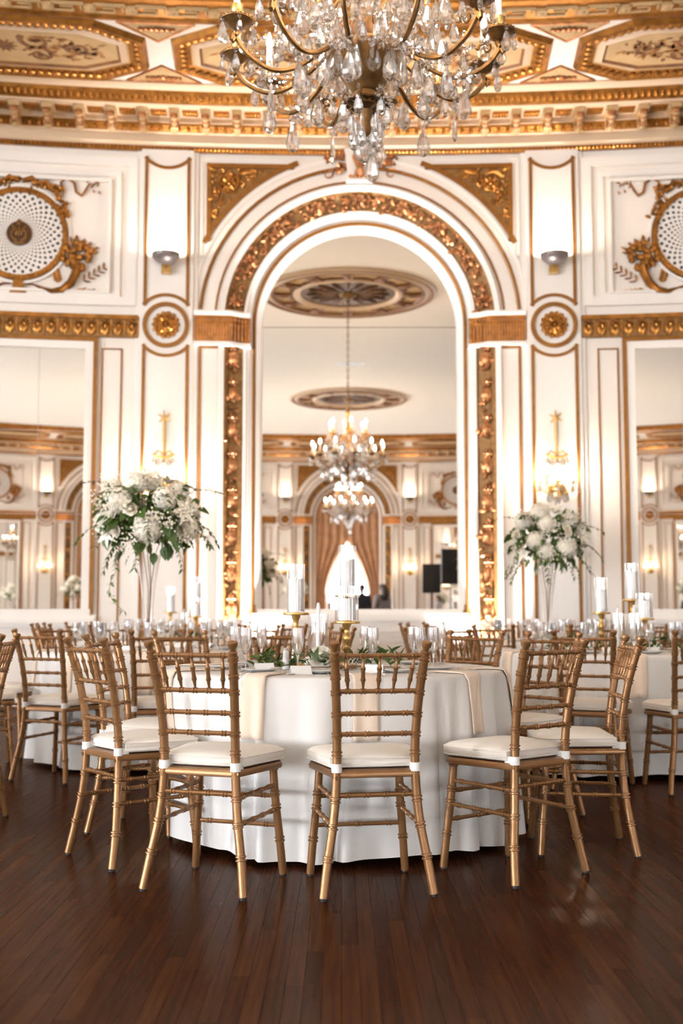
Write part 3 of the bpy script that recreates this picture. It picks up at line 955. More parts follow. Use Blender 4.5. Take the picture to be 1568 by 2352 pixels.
def coffer(sc, half, detail=True):
    nc = 1.42
    def octo(hl, hn, cl, cn):
        return [(-hl, -hn + cn), (-hl, hn - cn), (-hl + cl, hn), (hl - cl, hn), (hl, hn - cn), (hl, -hn + cn), (hl - cl, -hn), (-hl + cl, -hn)]
    def dens(poly, step=.3):
        out = []
        for i in range(len(poly)):
            a, b = poly[i], poly[(i + 1) % len(poly)]
            n = max(1, int(math.hypot(b[0] - a[0], b[1] - a[1]) / step))
            out += [(a[0] + (b[0] - a[0]) * j / n, a[1] + (b[1] - a[1]) * j / n) for j in range(n)]
        return out
    def band(pa, pb, za, zb_, mat_, name, parent):
        mb = MB(WF(sc))
        n = [max(1, int(math.hypot(pa[(i + 1) % 8][0] - pa[i][0], pa[(i + 1) % 8][1] - pa[i][1]) / .3)) for i in range(8)]
        def d(poly):
            out = []
            for i in range(8):
                a, b = poly[i], poly[(i + 1) % 8]
                out += [(a[0] + (b[0] - a[0]) * j / n[i], a[1] + (b[1] - a[1]) * j / n[i]) for j in range(n[i])]
            return out + [out[0]]
        A, B = d(pa), d(pb)
        mb.strip([(x, -(nc + y), za) for x, y in A], [(x, -(nc + y), zb_) for x, y in B])
        return cbuild(mb, name, mat_, parent, angle=20)
    o1, o2, o3 = octo(half - .13, .60, .50, .30), octo(half - .16, .565, .485, .285), octo(half - .33, .43, .42, .22)
    o4, o5, o6 = octo(half - .35, .415, .415, .215), octo(half - .42, .36, .39, .185), octo(half - .45, .335, .38, .175)
    cf = band(o1, o2, ZC + .0, ZC - .05, GOLD, "coffer", ceiling)
    cf["label"] = "painted octagonal ceiling coffer in a gilt frame"
    def sub(*a):
        return band(*a, cf)
    sub(o2, o3, ZC - .05, ZC - .012, GOLD, "gilt_frame")
    sub(o3, o4, ZC - .012, ZC - .004, TAN, "fillet")
    sub(o4, o5, ZC - .004, ZC - .03, BAND, "fillet")
    sub(o5, o6, ZC - .03, ZC - .006, PAINTB, "inner_border")
    # field
    mb = MB(WF(sc))
    hl = half - .45
    N = 24
    up, lo = [], []
    for i in range(N + 1):
        x = -hl + 2 * hl * i / N
        e = hl - abs(x)
        h = .335 - .175 * max(0, 1 - e / .38)
        up.append((x, -(nc + h), ZC - .006)); lo.append((x, -(nc - h), ZC - .006))
    mb.strip(up, lo)
    cbuild(mb, "painted_field", TAN, cf)
    if not detail: return
    # leafy blobs along the frame
    mb = MB(WF(sc))
    mid = [((a[0] + b[0]) / 2, (a[1] + b[1]) / 2) for a, b in zip(o2, o3)]
    dd = dens(mid, .085)
    for i, (x, y) in enumerate(dd):
        nx_, ny_ = dd[(i + 1) % len(dd)]
        a = atan2(ny_ - y, nx_ - x)
        mb.blob((x, -(nc + y), ZC - .035), (.04, .055, .022), 6, 4, Matrix.Rotation(-a + .5, 3, 'Z'))
    cbuild(mb, "frame_leaves", GOLD2, cf)["kind"] = "stuff"
    # arabesques painted on the field
    rr = random.Random(int(sc * 7) + 40)
    mbB, mbO = MB(WF(sc)), MB(WF(sc))
    zp = ZC - .009
    def ribbon(mb, pts, w0, w1):
        A, B = [], []
        for i, p in enumerate(pts):
            q = pts[min(i + 1, len(pts) - 1)]; o = pts[max(i - 1, 0)]
            dx, dy = q[0] - o[0], q[1] - o[1]
            l = math.hypot(dx, dy) or 1
            w = w0 + (w1 - w0) * i / (len(pts) - 1)
            A.append((p[0] - dy / l * w, -(nc + p[1] + dx / l * w), zp)); B.append((p[0] + dy / l * w, -(nc + p[1] - dx / l * w), zp))
        mb.strip(A, B)
    def pleaf(mb, x, y, L, w, a):
        mb._add([(x, -(nc + y), zp - .0005), (x + L * .5 * cos(a) - w * sin(a), -(nc + y + L * .5 * sin(a) + w * cos(a)), zp - .0005), (x + L * cos(a), -(nc + y + L * sin(a)), zp - .0005), (x + L * .5 * cos(a) + w * sin(a), -(nc + y + L * .5 * sin(a) - w * cos(a)), zp - .0005)], [(0, 1, 2, 3)])
    for sg in (-1, 1):
        for (cx_, cy_, r, fl) in ((.32, .13, .16, 1), (.34, -.14, .15, -1), (.75, .02, .13, 1), (1.02, .12, .09, -1), (1.05, -.12, .09, 1)):
            if cx_ > hl - .15: continue
            pts = [(sg * (cx_ + r * (1 - .7 * t / 20) * cos(fl * (t / 20 * 7.5) + 2.5)), cy_ + r * (1 - .7 * t / 20) * sin(fl * (t / 20 * 7.5) + 2.5)) for t in range(21)]
            ribbon(mbB if r > .12 else mbO, pts, .034, .012)
            for q in range(5): pleaf(mbO if q % 2 else mbB, pts[q * 4][0], pts[q * 4][1], rr.uniform(.06, .11), .018, rr.uniform(0, 6.28))
            for q in range(8): pleaf(mbB, sg * cx_, cy_, .05, .014, q * .785)
        pts = [(sg * (.45 + .045 * t), .06 * sin(t * .55)) for t in range(int((hl - .6) / .045))]
        ribbon(mbB, pts, .016, .007)
        for q in range(46):
            x = .35 + rr.random() * (hl - .5)
            y = rr.uniform(-.22, .22) * min(1, (hl - x) / .4)
            pleaf(rr.choice((mbB, mbO, mbO)), sg * x, y, rr.uniform(.07, .14), rr.uniform(.016, .030), rr.uniform(0, 6.28))
    for q in range(10): pleaf(mbB, 0, 0, .14, .022, q * .628)
    cbuild(mbB, "painted_scrollwork", PAINTB, cf)["kind"] = "stuff"
    cbuild(mbO, "painted_scrollwork", PAINTO, cf)["kind"] = "stuff"
def coffer_triangle(sc, up):
    nc = 1.42
    y0, y1 = (.60, .25) if up else (-.60, -.25)
    hw = .40
    poly = [(-hw, y0), (hw, y0), (0, y1)]
    mb = MB(WF(sc)); mb.prism([(x, -(nc + y)) for x, y in poly], ZC - .006, ZC + .01, 'z')
    t = cbuild(mb, "triangular_panel", TAN, smooth=False)
    mb = MB(WF(sc))
    for i in range(3):
        a, b = poly[i], poly[(i + 1) % 3]
        mb.tube([(a[0], -(nc + a[1]), ZC - .008), (b[0], -(nc + b[1]), ZC - .008)], .012, 5)
    yc_ = y0 * .72 + y1 * .28
    for q in range(7): mb.blob(((q - 3) * .055, -(nc + yc_), ZC - .02), (.035, .05 * (1 - abs(q - 3) * .2), .02), 6, 4)
    cbuild(mb, "relief", ROSEG, t)["kind"] = "stuff"
for sc, half, dt in ((0, PIL, True), (SIDE, SIDE - PIL, True), (-SIDE, SIDE - PIL, True), (2 * SIDE, PIL, False), (-2 * SIDE, PIL, False), (HB, PIL, False), (HB + SIDE, SIDE - PIL, False), (HB - SIDE, SIDE - PIL, False), (HB + 2 * SIDE, PIL, False), (HB - 2 * SIDE, PIL, False)):
    coffer(sc, half, dt)
for s in (PIL, -PIL, 2 * SIDE - PIL, -(2 * SIDE - PIL)):
    coffer_triangle(s, True); coffer_triangle(s, False)

CH1, CH2 = Vector((0.115, 5.30, 0)), Vector((0.20, -4.95, 0))
for c in (CH1, CH2):
    md = MB(); md.lathe([(1.60, .0), (1.60, -.03), (1.55, -.05), (1.50, -.02), (1.46, -.02), (1.42, -.05), (1.36, -.04), (1.34, -.005)], 64, cap=False)
    md = md.build("medallion", BAND, ceiling); md.location = (c.x - X0, c.y - YC, 0)
    mb = MB(); mb.lathe([(1.34, -.006), (.98, -.012)], 64, cap=False); mb.build("ornament_band", TAN, md)
    mb = MB(); mb.lathe([(1.555, -.052), (1.52, -.056), (1.49, -.03)], 64, cap=False); mb.lathe([(1.40, -.05), (1.35, -.055), (1.33, -.02)], 64, cap=False); mb.build("ornament_ring", PAINTB, md)
    mb = MB()
    for k in range(12):
        a = k * pi / 6
        mb.M = Matrix.Rotation(a, 4, 'Z')
        mb.box(1.0, 1.34, -.09, .09, -.05, -.005)
        mb.box(.96, 1.04, -.30, .30, -.03, -.005)
        mb.blob((1.17, 0, -.05), (.10, .06, .03), 8, 4)
    mb.build("ornament_brackets", PAINTB, md)
    mb = MB(); mb.lathe([(1.0, -.01), (.98, -.05), (.92, -.06), (.88, -.02), (.86, -.01)], 64, cap=False); mb.build("ornament_ring", BAND, md)
    mb = MB(); mb.lathe([(.87, -.008), (.01, -.012)], 48, cap=False)
    for k in range(16):
        a = k * pi / 8; mb.M = Matrix.Rotation(a, 4, 'Z'); mb.blob((.45, 0, -.02), (.32, .06, .03), 6, 4)
    mb.build("ornament_disc", DARKG, md)
# ------------------------------------------------------------------ mirrors
def arched_mirror():
    root = empty("arched_wall_mirror", W(0, .24, 1.04))
    tag(root, "tall arched wall mirror in the gold-trimmed niche behind the middle table", "mirror")
    inv = Matrix.Translation(-Vector(root.location))
    def bld(mb, name, m, parent=root, **k):
        mb2 = MB(); mb2._add([inv @ Vector(p) for p in mb.v], mb.f)
        return mb2.build(name, m, parent, **k)
    y = WALL_Y + .24
    zsm = Zw(752, 0, -.24)
    r = R_GLASS + .015
    poly_lo = [(-r, 1.04), (r, 1.04), (r, zsm - .003), (-r, zsm - .003)]
    n = 40
    poly_up = [(r, zsm + .003)] + [(r * cos(pi * i / n), ZS + r * sin(pi * i / n)) for i in range(n + 1)] + [(-r, zsm + .003)]
    for poly in (poly_lo, poly_up):
        mb = MB(); mb.prism([(X0 + a, b) for a, b in poly], y, y + .02)
        bld(mb, "pane", MIRROR, smooth=False)
    # dark line of the joint
    mb = MB(); mb.prism([(X0 - r, zsm - .003), (X0 + r, zsm - .003), (X0 + r, zsm + .003), (X0 - r, zsm + .003)], y + .004, y + .02); bld(mb, "joint", GOLDBG, smooth=False)
    # sill
    mb = MB()
    for (h, za, zb_, yy) in ((1.13, 1.0, 1.05, .10), (1.19, .92, 1.0, .04), (1.24, .42, .92, .08), (1.24, 0.0, .42, .0)):
        mb.box(X0 - h, X0 + h, WALL_Y + yy, y + .03, za, zb_)
    mb.box(X0 - .85, X0 + .85, WALL_Y + .06, WALL_Y + .1, .5, .52); mb.box(X0 - .85, X0 + .85, WALL_Y + .06, WALL_Y + .1, .80, .82)
    mb.box(X0 - .85, X0 - .83, WALL_Y + .06, WALL_Y + .1, .5, .82); mb.box(X0 + .83, X0 + .85, WALL_Y + .06, WALL_Y + .1, .5, .82)
    bld(mb, "sill", WHITE2, smooth=False)
    for sg in (-1, 1):
        mb = MB(); mb.box(X0 + sg * R_GOLD - .03, X0 + sg * R_GOLD + .03, WALL_Y + .1, WALL_Y + .18, .985, 1.10); bld(mb, "gold_block", GLINE, smooth=False)
arched_mirror()

def side_mirror(sc, label):
    D = 3.3
    zb, zt = Zw(1399, D), Zw(801, D)
    hg = .735
    root = empty("wall_mirror", W(sc, -.01, zb), wall_rot(sc))
    tag(root, label, "mirror", "rectangular mirrors of the side bays")
    H = zt - zb
    cols, rows = 3, [(0, .36), (.36, .68), (.68, 1.0)]
    wv = 2 * hg / cols
    for c in range(cols):
        for a, b in rows:
            mb = MB(); g = .0018
            mb.box(-hg + c * wv + g, -hg + (c + 1) * wv - g, -.012, 0, H * a + g, H * b - g)
            mb.build("pane", MIRROR, root, smooth=False)
    mb = MB(); mb.box(-hg, hg, -.004, .004, 0, H); mb.build("backing", GREYSIL, root, smooth=False)
    # white inner border, gold outer line, sill
    for (h, w, d, m_, zo) in ((hg + .085, .085, .035, WHITE2, .085), (hg + .13, .045, .05, GLINE, .13)):
        for (x0, x1, z0, z1) in ((-h, -h + w, -.05, H + zo), (h - w, h, -.05, H + zo), (-h + w, h - w, H + zo - w, H + zo)):
            mb = MB(); mb.box(x0, x1, -d, .01, z0, z1); mb.build("frame", m_, root, smooth=False)
    mb = MB(); mb.box(-hg - .1, hg + .1, -.06, .01, -.10, 0.0); mb.box(-hg - .14, hg + .14, -.09, .01, -.15, -.10); mb.build("sill", WHITE2, root, smooth=False)
    return root
side_mirror(-SIDE, "rectangular wall mirror of large panes behind the left chairs, gold-edged")
side_mirror(SIDE, "rectangular wall mirror of large panes behind the right candle table, gold-edged")
side_mirror(HB - SIDE, "rectangular mirror on the far wall, seen reflected left of the speakers' window")
side_mirror(HB + SIDE, "rectangular mirror on the far wall, seen reflected on the other side of the window")

# ------------------------------------------------------------------ arched windows with copper curtains
def arched_window(sc, idx, open_w, light=None):
    root = empty("window_%d" % idx, W(sc, .24, 0.5), wall_rot(sc))
    root["kind"] = "structure"
    root["label"] = "tall arched window with bright daylight and copper curtains"
    r = R_GLASS + .02
    zo = -0.5
    zb = .55
    n = 24
    nx_, rows = 4, [zb, 1.3, 2.05, 2.8, 3.55, ZS]
    for j in range(len(rows) - 1):
        for i in range(nx_):
            mb = MB(); a = -r + 2 * r * i / nx_; b = -r + 2 * r * (i + 1) / nx_
            mb.box(a, b, .10, .105, rows[j] + zo, rows[j + 1] + zo)
            mb.build("pane", light or SKYG, root, smooth=False)
    mb = MB(); mb.prism([(r * cos(pi * i / n), ZS + zo + r * sin(pi * i / n)) for i in range(n + 1)], .10, .105); mb.build("pane", light or SKYG, root, smooth=False)
    mb = MB()
    for i in range(nx_ + 1):
        x = -r + 2 * r * i / nx_
        top = ZS + sqrt(max(0, r * r - x * x))
        mb.box(x - .02, x + .02, .06, .11, zb + zo, top + zo)
    for z in rows: mb.box(-r, r, .06, .11, z - .02 + zo, z + .02 + zo)
    mb.build("muntin", WHITE2, root, smooth=False)
    mb = MB(); mb.box(-r - .1, r + .1, -.2, .1, 0.0 + zo, zb + zo); mb.build("sill", WHITE2, root, smooth=False)
    # curtains: full at the top, drawn aside lower down
    for sg in (-1, 1):
        mb = MB()
        nz, nu = 26, 28
        rows_ = []
        for j in range(nz + 1):
            t = j / nz
            z = .1 + t * (ZS + r - .12 - .1)
            edge = r if z < ZS else sqrt(max(.02, r * r - (z - ZS) ** 2))
            # inner edge of the curtain
            k = max(0.0, min(1.0, (z - 1.6) / 1.75))
            inner = open_w * (1 - k ** 1.6) if z > 1.6 else open_w * (0.93 + .07 * abs(z - 1.6))
            inner = min(inner, edge * .96)
            row = []
            for i in range(nu + 1):
                u = i / nu
                x = inner + (edge - inner) * u
                row.append((sg * x, -.02 + .045 * sin(u * 26 + z * .4) * min(1, (edge - inner) * 2), z + zo))
            rows_.append(row)
        mb.grid(rows_)
        mb.build("curtain", CURT, root)
arched_window(HB, 1, .72)
arched_window(HB - 2 * SIDE, 2, 1.06)
arched_window(HB + 2 * SIDE, 3, 1.06)
for i, s in enumerate(ARCH_S["left"]): arched_window(s, 4 + i, 1.08, SUNNY)
for i, s in enumerate(ARCH_S["right"]): arched_window(s, 7 + i, 1.06)

# ------------------------------------------------------------------ uplight bowls on the pilasters
def uplight(sc, label, y=-.07):
    z = Zw(613)
    root = empty("wall_uplight", W(sc, y, z), wall_rot(sc))
    tag(root, label, "wall light", "pewter bowl uplights on the pilasters")
    R = .155
    prof = [(R * sin(pi / 2 * i / 8), -.115 * cos(pi / 2 * i / 8)) for i in range(1, 9)]
    mb = MB(); mb.lathe([(.002, -.115)] + prof + [(R - .008, 0.0)] + [(p[0] * .94, p[1] * .9) for p in prof[::-1]], 24, (0, -R - .01, .045), cap=False, a0=0, a1=2 * pi)
    mb.build("bowl", SILVERP, root)
    mb = MB(); mb.box(-.05, .05, -.10, 0, -.14, -.055); mb.build("bracket", BRASS, root, smooth=False)
    mb = MB(); mb.tube([(0, -.05, -.09), (0, -.12, -.075)], .018, 8); mb.build("arm", BRASS, root)
    mb = MB(); mb.lathe([(.001, 0), (.085, 0)], 16, (0, -R - .01, .012), cap=False); mb.build("bulb", UPGLOW, root, smooth=False)
uplight(-PIL, "pewter bowl uplight on the pilaster left of the arched mirror")
uplight(PIL, "pewter bowl uplight on the pilaster right of the arched mirror")
for k, (s, nm) in enumerate(((HB - PIL, "on the far wall right of the curtained window in the mirror"), (HB + PIL, "on the far wall left of the curtained window in the mirror"), (HB - 2 * SIDE + PIL, "on the far wall, reflected in the right side mirror"), (HB + 2 * SIDE - PIL, "on the far wall, reflected in the left side mirror"))):
    uplight(s, "bowl uplight " + nm)

# ------------------------------------------------------------------ crystal shapes
def pendant(name, L, w, m=None, n=6):
    mb = MB()
    mb.lathe([(.001, 0), (w * .16, -.06 * L), (w * .34, -.30 * L), (w * .5, -.66 * L), (w * .46, -.80 * L), (w * .28, -.93 * L), (.001, -L)], n, cap=False)
    return mb.mesh(name, m or CRYST, smooth=False)
def faceted_ball(name, r, n=8, m=6):
    mb = MB(); mb.blob((0, 0, 0), r, n, m); return mb.mesh(name, CRYST, smooth=False)
PEND_L = pendant("crystal_drop", .145, .072, n=8)
PEND_M = pendant("crystal_drop", .105, .048)
PEND_S = pendant("crystal_drop", .065, .03)
PEND_T = pendant("crystal_drop", .150, .032)
BEAD = faceted_ball("crystal_bead", .011, 6, 4)
def floret(name, r):
    mb = MB()
    for k in range(8):
        a = k * pi / 4
        mb.blob((r * .62 * cos(a), 0, r * .62 * sin(a)), (r * .42, r * .16, r * .2), 5, 4, Matrix.Rotation(-a, 3, 'Y'))
    mb.blob((0, 0, 0), r * .26, 6, 4)
    return mb.mesh(name, CRYST, smooth=False)
ROSEC = floret("crystal_rosette", .058)

# ------------------------------------------------------------------ crystal wall brackets (star, rod, crown, candle bulbs)
def wall_bracket(sc, label, detail=True):
    root = empty("crystal_wall_sconce", W(sc, -.075, Zw(1090)), wall_rot(sc))
    tag(root, label, "wall light", "crystal candle sconces on the pilasters")
    z = lambda py: Zw(py) - Zw(1090)
    mb = MB()
    for k in range(6):
        a = pi / 2 + k * pi / 3 + .1
        mb.tube([(0, -.03, z(966)), (.075 * cos(a), -.03, z(966) + .085 * sin(a))], [.014, .006], 6)
    mb.blob((0, -.03, z(966)), .02, 8, 6)
    mb.build("star", BRASS, root)
    mb = MB(); mb.tube([(0, -.03, z(966)), (0, -.035, z(1040)), (0, -.04, z(1125))], .016, 8); mb.build("rod", BRASS, root)
    mb = MB(); zz = z(1054)
    mb.tube([(.115 * cos(2 * pi * i / 20), -.09 + .05 * sin(2 * pi * i / 20), zz + .02 * cos(4 * pi * i / 20)) for i in range(20)], .011, 6, closed=True)
    for sg in (-1, 1): mb.tube([(sg * .01, -.04, zz + .03), (sg * .06, -.08, zz + .06), (sg * .11, -.10, zz)], .009, 6)
    mb.build("crown", BRASS, root)
    mb = MB(); mb.lathe([(.002, -.10), (.05, -.085), (.085, -.045), (.10, 0), (.088, .03), (.05, .05), (.012, .06)], 16, (0, -.09, z(1128))); mb.build("bowl", BRASS, root)
    for k in range(5):
        a = pi + pi * (k + .5) / 5 if True else 0
        dx, dy = .19 * cos(a), .15 * sin(a)
        zz = z(1105) + (0.07 if k in (1, 3) else 0)
        arm = MB(); arm.tube([(0, -.06, z(1130)), (dx * .5, -.06 + dy * .5, z(1130) - .05), (dx * .95, -.07 + dy * .95, z(1130) - .02), (dx, -.07 + dy, zz - .05)], [.012, .010, .010, .009], 6)
        arm.lathe([(.002, 0), (.04, .008), (.045, .018)], 10, (dx, -.07 + dy, zz - .06))
        arm = arm.build("arm", BRASS, root)
        mb = MB(); mb.lathe([(.013, 0), (.013, .06)], 8, (dx, -.07 + dy, zz - .05)); mb.build("candle_sleeve", WAX, arm)
        mb = MB(); mb.blob((dx, -.07 + dy, zz + .04), (.014, .014, .034), 8, 6); mb.build("bulb", SBULB, arm)
        if detail:
            for q in range(3):
                b = 2 * pi * q / 3
                inst("crystal_drop", PEND_M, root, (dx + .042 * cos(b), -.07 + dy + .042 * sin(b), zz - .055))
    if detail:
        for k in range(12):
            a = 2 * pi * k / 12
            inst("crystal_drop", PEND_M, root, (.11 * cos(a), -.09 + .05 * sin(a), z(1054) - .01))
            if k % 2: inst("crystal_drop", PEND_L, root, (.095 * cos(a), -.09 + .07 * sin(a), z(1128) - .01))
        inst("crystal_rosette", ROSEC, root, (0, -.10, z(1085)))
        inst("crystal_drop", PEND_L, root, (0, -.09, z(1128) - .10))
wall_bracket(-PIL, "crystal candle sconce with gold star finial behind the left flower arrangement")
wall_bracket(PIL, "crystal candle sconce with gold star finial behind the right flower arrangement")
wall_bracket(HB - PIL, "lit candle sconce on the far wall beside the reflected loudspeakers", False)
wall_bracket(HB + PIL, "lit candle sconce on the far wall left of the reflected window", False)

# ------------------------------------------------------------------ round grilles
def grille(sc, label):
    z = Zw(543, 3.3)
    root = empty("round_wall_grille", W(sc, -.005, z), wall_rot(sc))
    tag(root, label, "wall grille", "round lattice grilles high on the side bays")
    mb = MB(); mb.prism([(.47 * cos(2 * pi * i / 40), .47 * sin(2 * pi * i / 40)) for i in range(40)], -.006, 0); mb.build("backing", BLACK, root, smooth=False)
    mb = MB(); arc_mould(mb, (0, 0), .492, .055, 0, 2 * pi, 0, -.05, 48)
    for k in range(60):
        a = 2 * pi * k / 60; mb.blob((.492 * cos(a), -.05, .492 * sin(a)), (.018, .014, .018), 5, 3)
    mb.build("ring", GOLD, root, angle=30)
    mb = MB(); arc_mould(mb, (0, 0), .545, .03, 0, 2 * pi, 0, -.03, 48); mb.build("rim", WHITE2, root, angle=30)
    mb = MB()
    for sg in (-1, 1):
        for k in range(30):
            pts = []
            for i in range(11):
                t = i / 10
                r = .125 * (.47 / .125) ** t
                a = 2 * pi * k / 30 + sg * 1.25 * t
                pts.append((r * cos(a), -.022 - .004 * sg, r * sin(a)))
            A, B = [], []
            for i, p in enumerate(pts):
                r = sqrt(p[0] ** 2 + p[2] ** 2)
                w = .0155 * r / .47 + .001
                q = pts[min(i + 1, 10)]; o = pts[max(i - 1, 0)]
                dx, dz = q[0] - o[0], q[2] - o[2]; l = math.hypot(dx, dz)
                A.append((p[0] - dz / l * w, p[1], p[2] + dx / l * w)); B.append((p[0] + dz / l * w, p[1], p[2] - dx / l * w))
            mb.strip(A, B, [(b[0], b[1] + .012, b[2]) for b in B], [(a_[0], a_[1] + .012, a_[2]) for a_ in A])
    lat = mb.build("lattice", WHITE2, root, smooth=False); lat["kind"] = "stuff"
    mb = MB(); mb.prism([(.135 * cos(2 * pi * i / 24), .135 * sin(2 * pi * i / 24)) for i in range(24)], -.045, 0); mb.build("medallion", DARKG, root, smooth=False)
    mb = MB()
    for sg in (-1, 1):
        mb.tube([(sg * .02, -.05, -.09), (sg * .07, -.05, -.05), (sg * .075, -.05, .0), (sg * .045, -.05, .05), (sg * .08, -.05, .09)], [.014, .018, .018, .014, .010], 6)
        leafblob(mb, (sg * .03, -.03), .08, .03, pi / 2, -.05, .012)
    mb.blob((0, -.05, .12), (.03, .02, .035), 6, 4); mb.box(-.06, .06, -.055, -.045, -.125, -.10); mb.blob((0, -.05, .02), (.02, .015, .06), 6, 4)
    mb.build("lyre_emblem", BRONZE, root)
grille(-SIDE, "round white lattice grille with lyre emblem on the wall above the left mirror")
grille(SIDE, "round white lattice grille with lyre emblem on the wall above the right mirror")
grille(HB - SIDE, "round grille on the far wall, seen in the arched mirror at the right")
grille(HB + SIDE, "round grille on the far wall, seen in the arched mirror at the left")

# ------------------------------------------------------------------ floor uplights in the niche
def floor_light(s, label):
    root = empty("floor_uplight", W(s, -.13, 0), wall_rot(s))
    tag(root, label, "floor light", "floor uplights washing the niche")
    mb = MB(); mb.lathe([(.09, 0), (.10, .02), (.10, .16), (.085, .16), (.08, .10)], 20); mb.build("housing", BLACK, root)
    mb = MB(); mb.lathe([(.001, 0), (.08, 0)], 16, (0, 0, .12), cap=False); mb.build("lens", NICHEG, root, smooth=False)
    ld = bpy.data.lights.new("floor_uplight_lamp", 'SPOT')
    ld.energy = 1200 * NICHE_W / 14; ld.spot_size = radians(75); ld.spot_blend = 1.0; ld.shadow_soft_size = .06; ld.color = (1.0, .93, .92)
    lo = bpy.data.objects.new("lamp", ld); link(lo, root); lo.location = (0, 0, .17)
    lo.rotation_euler = (pi - .10, 0, 0)
floor_light(-1.27, "floor uplight at the left foot of the mirror niche")
floor_light(1.27, "floor uplight at the right foot of the mirror niche")

# ------------------------------------------------------------------ crystal chandelier
def chandelier(loc, label, ceil_z=6.70):
    root = empty("crystal_chandelier", loc)
    tag(root, label, "chandelier", "twin crystal chandeliers")
    # local z = 0 at the lowest crystal; heights measured from the floor
    z0 = loc[2]
    Zr = lambda z: z - z0
    # turned bronze body
    mb = MB(); mb.lathe([(.01, Zr(3.30)), (.022, Zr(3.31)), (.03, Zr(3.34)), (.022, Zr(3.37)), (.032, Zr(3.40)), (.036, Zr(3.425)), (.02, Zr(3.45)), (.05, Zr(3.455)), (.065, Zr(3.485)), (.055, Zr(3.515)), (.068, Zr(3.525)),
                         (.075, Zr(3.54)), (.095, Zr(3.56)), (.14, Zr(3.63)), (.162, Zr(3.70)), (.172, Zr(3.715)), (.172, Zr(3.728)), (.155, Zr(3.735)), (.10, Zr(3.75)), (.04, Zr(3.77)), (.028, Zr(3.85)), (.04, Zr(3.95)), (.05, Zr(4.0)), (.03, Zr(4.05)), (.026, Zr(4.2)),
                         (.05, Zr(4.26)), (.07, Zr(4.30)), (.03, Zr(4.36)), (.02, Zr(4.5)), (.05, Zr(4.56)), (.02, Zr(4.62))], 24)
    body = mb.build("urn_stem", BRONZE, root)
    # leaf crown around the rim and the collar below
    mb = MB()
    for k in range(12):
        a = 2 * pi * k / 12 + .1
        mb.leaf((.12 * cos(a), .12 * sin(a), Zr(3.735)), (cos(a) * .5, sin(a) * .5, 1), (-cos(a), -sin(a), .3), .085, .06, -.35)
        mb.leaf((.05 * cos(a), .05 * sin(a), Zr(3.46)), (cos(a), sin(a), .15), (0, 0, 1), .07, .045, .35)
    mb.build("leaf_crown", DARKG, body)
    mb = MB()
    for k in range(6):
        a = 2 * pi * k / 6 + .3
        mb.tube([(.03 * cos(a), .03 * sin(a), Zr(3.43)), (.08 * cos(a), .08 * sin(a), Zr(3.445)), (.115 * cos(a), .115 * sin(a), Zr(3.475)), (.105 * cos(a), .105 * sin(a), Zr(3.50)), (.085 * cos(a), .085 * sin(a), Zr(3.49))], .006, 6)
    mb.build("hooks", BRONZE, body)
    # chain up to the ceiling
    mb = MB()
    z = Zr(4.60); i = 0
    while z < Zr(ceil_z) - .02:
        pts = [((.022 * cos(t)) * (1 if i % 2 else 0), (.022 * cos(t)) * (0 if i % 2 else 1), z + .035 + .04 * sin(t)) for t in [2 * pi * q / 10 for q in range(10)]]
        mb.tube(pts, .006, 5, closed=True); z += .064; i += 1
    mb.build("chain", BRONZE, root)["kind"] = "stuff"
    mb = MB(); mb.lathe([(.16, 0), (.15, -.03), (.10, -.05), (.03, -.08)], 20, (0, 0, Zr(ceil_z) + .02)); mb.build("ceiling_rose", BRONZE, root)
    # an arm, built once for each tier
    def arm_meshes(Rr, rise, dip, nm, r_in):
        arm = MB()
        P = [(r_in, 0, .0), (Rr * .35, 0, dip * .35), (Rr * .55, 0, dip * .85), (Rr * .74, 0, dip), (Rr * .92, 0, dip * .72), (Rr * 1.02, 0, dip * .30), (Rr * 1.03, 0, rise - .10), (Rr * .985, 0, rise - .045)]
        # smooth the path
        Q = []
        for i in range(len(P) - 1):
            p0 = Vector(P[max(i - 1, 0)]); p1 = Vector(P[i]); p2 = Vector(P[i + 1]); p3 = Vector(P[min(i + 2, len(P) - 1)])
            for k in range(4):
                t = k / 4
                Q.append(.5 * ((2 * p1) + (-p0 + p2) * t + (2 * p0 - 5 * p1 + 4 * p2 - p3) * t * t + (-p0 + 3 * p1 - 3 * p2 + p3) * t ** 3))
        Q.append(Vector(P[-1]))
        arm.tube(Q, .0125, 6)
        # scroll under the pan
        arm.tube([(Rr * .98 - .05 - .04 * (1 - t / 14) * cos(t * .5), 0, rise - .075 + .04 * (1 - t / 14) * sin(t * .5)) for t in range(13)], [.011 - .0005 * t for t in range(13)], 6)
        am = arm.mesh("arm", BRONZE)
        pan = MB(); pan.lathe([(.003, -.045), (.03, -.035), (.045, -.015), (.078, -.004), (.081, .004), (.078, .008), (.03, .004), (.024, .012), (.016, .03), (.026, .045), (.03, .075), (.024, .078)], 20, (Rr, 0, rise))
        for k in range(24):
            a = 2 * pi * k / 24; pan.blob((Rr + .08 * cos(a), .08 * sin(a), rise + .004), .005, 4, 3)
        pn_ = pan.mesh("drip_pan", BRONZE)
        cup = MB(); cup.lathe([(.018, .028), (.028, .045), (.031, .075), (.024, .078)], 14, (Rr, 0, rise)); cpm = cup.mesh("candle_cup", BRASS)
        cn = MB(); cn.lathe([(.0155, .07), (.0155, .19), (.004, .192)], 12, (Rr, 0, rise)); cm = cn.mesh("candle_sleeve", WAX)
        bl = MB(); bl.lathe([(.006, .19), (.014, .205), (.016, .22), (.011, .245), (.003, .27), (.001, .275)], 10, (Rr, 0, rise)); bm_ = bl.mesh("bulb", BULB)
        return am, pn_, cpm, cm, bm_
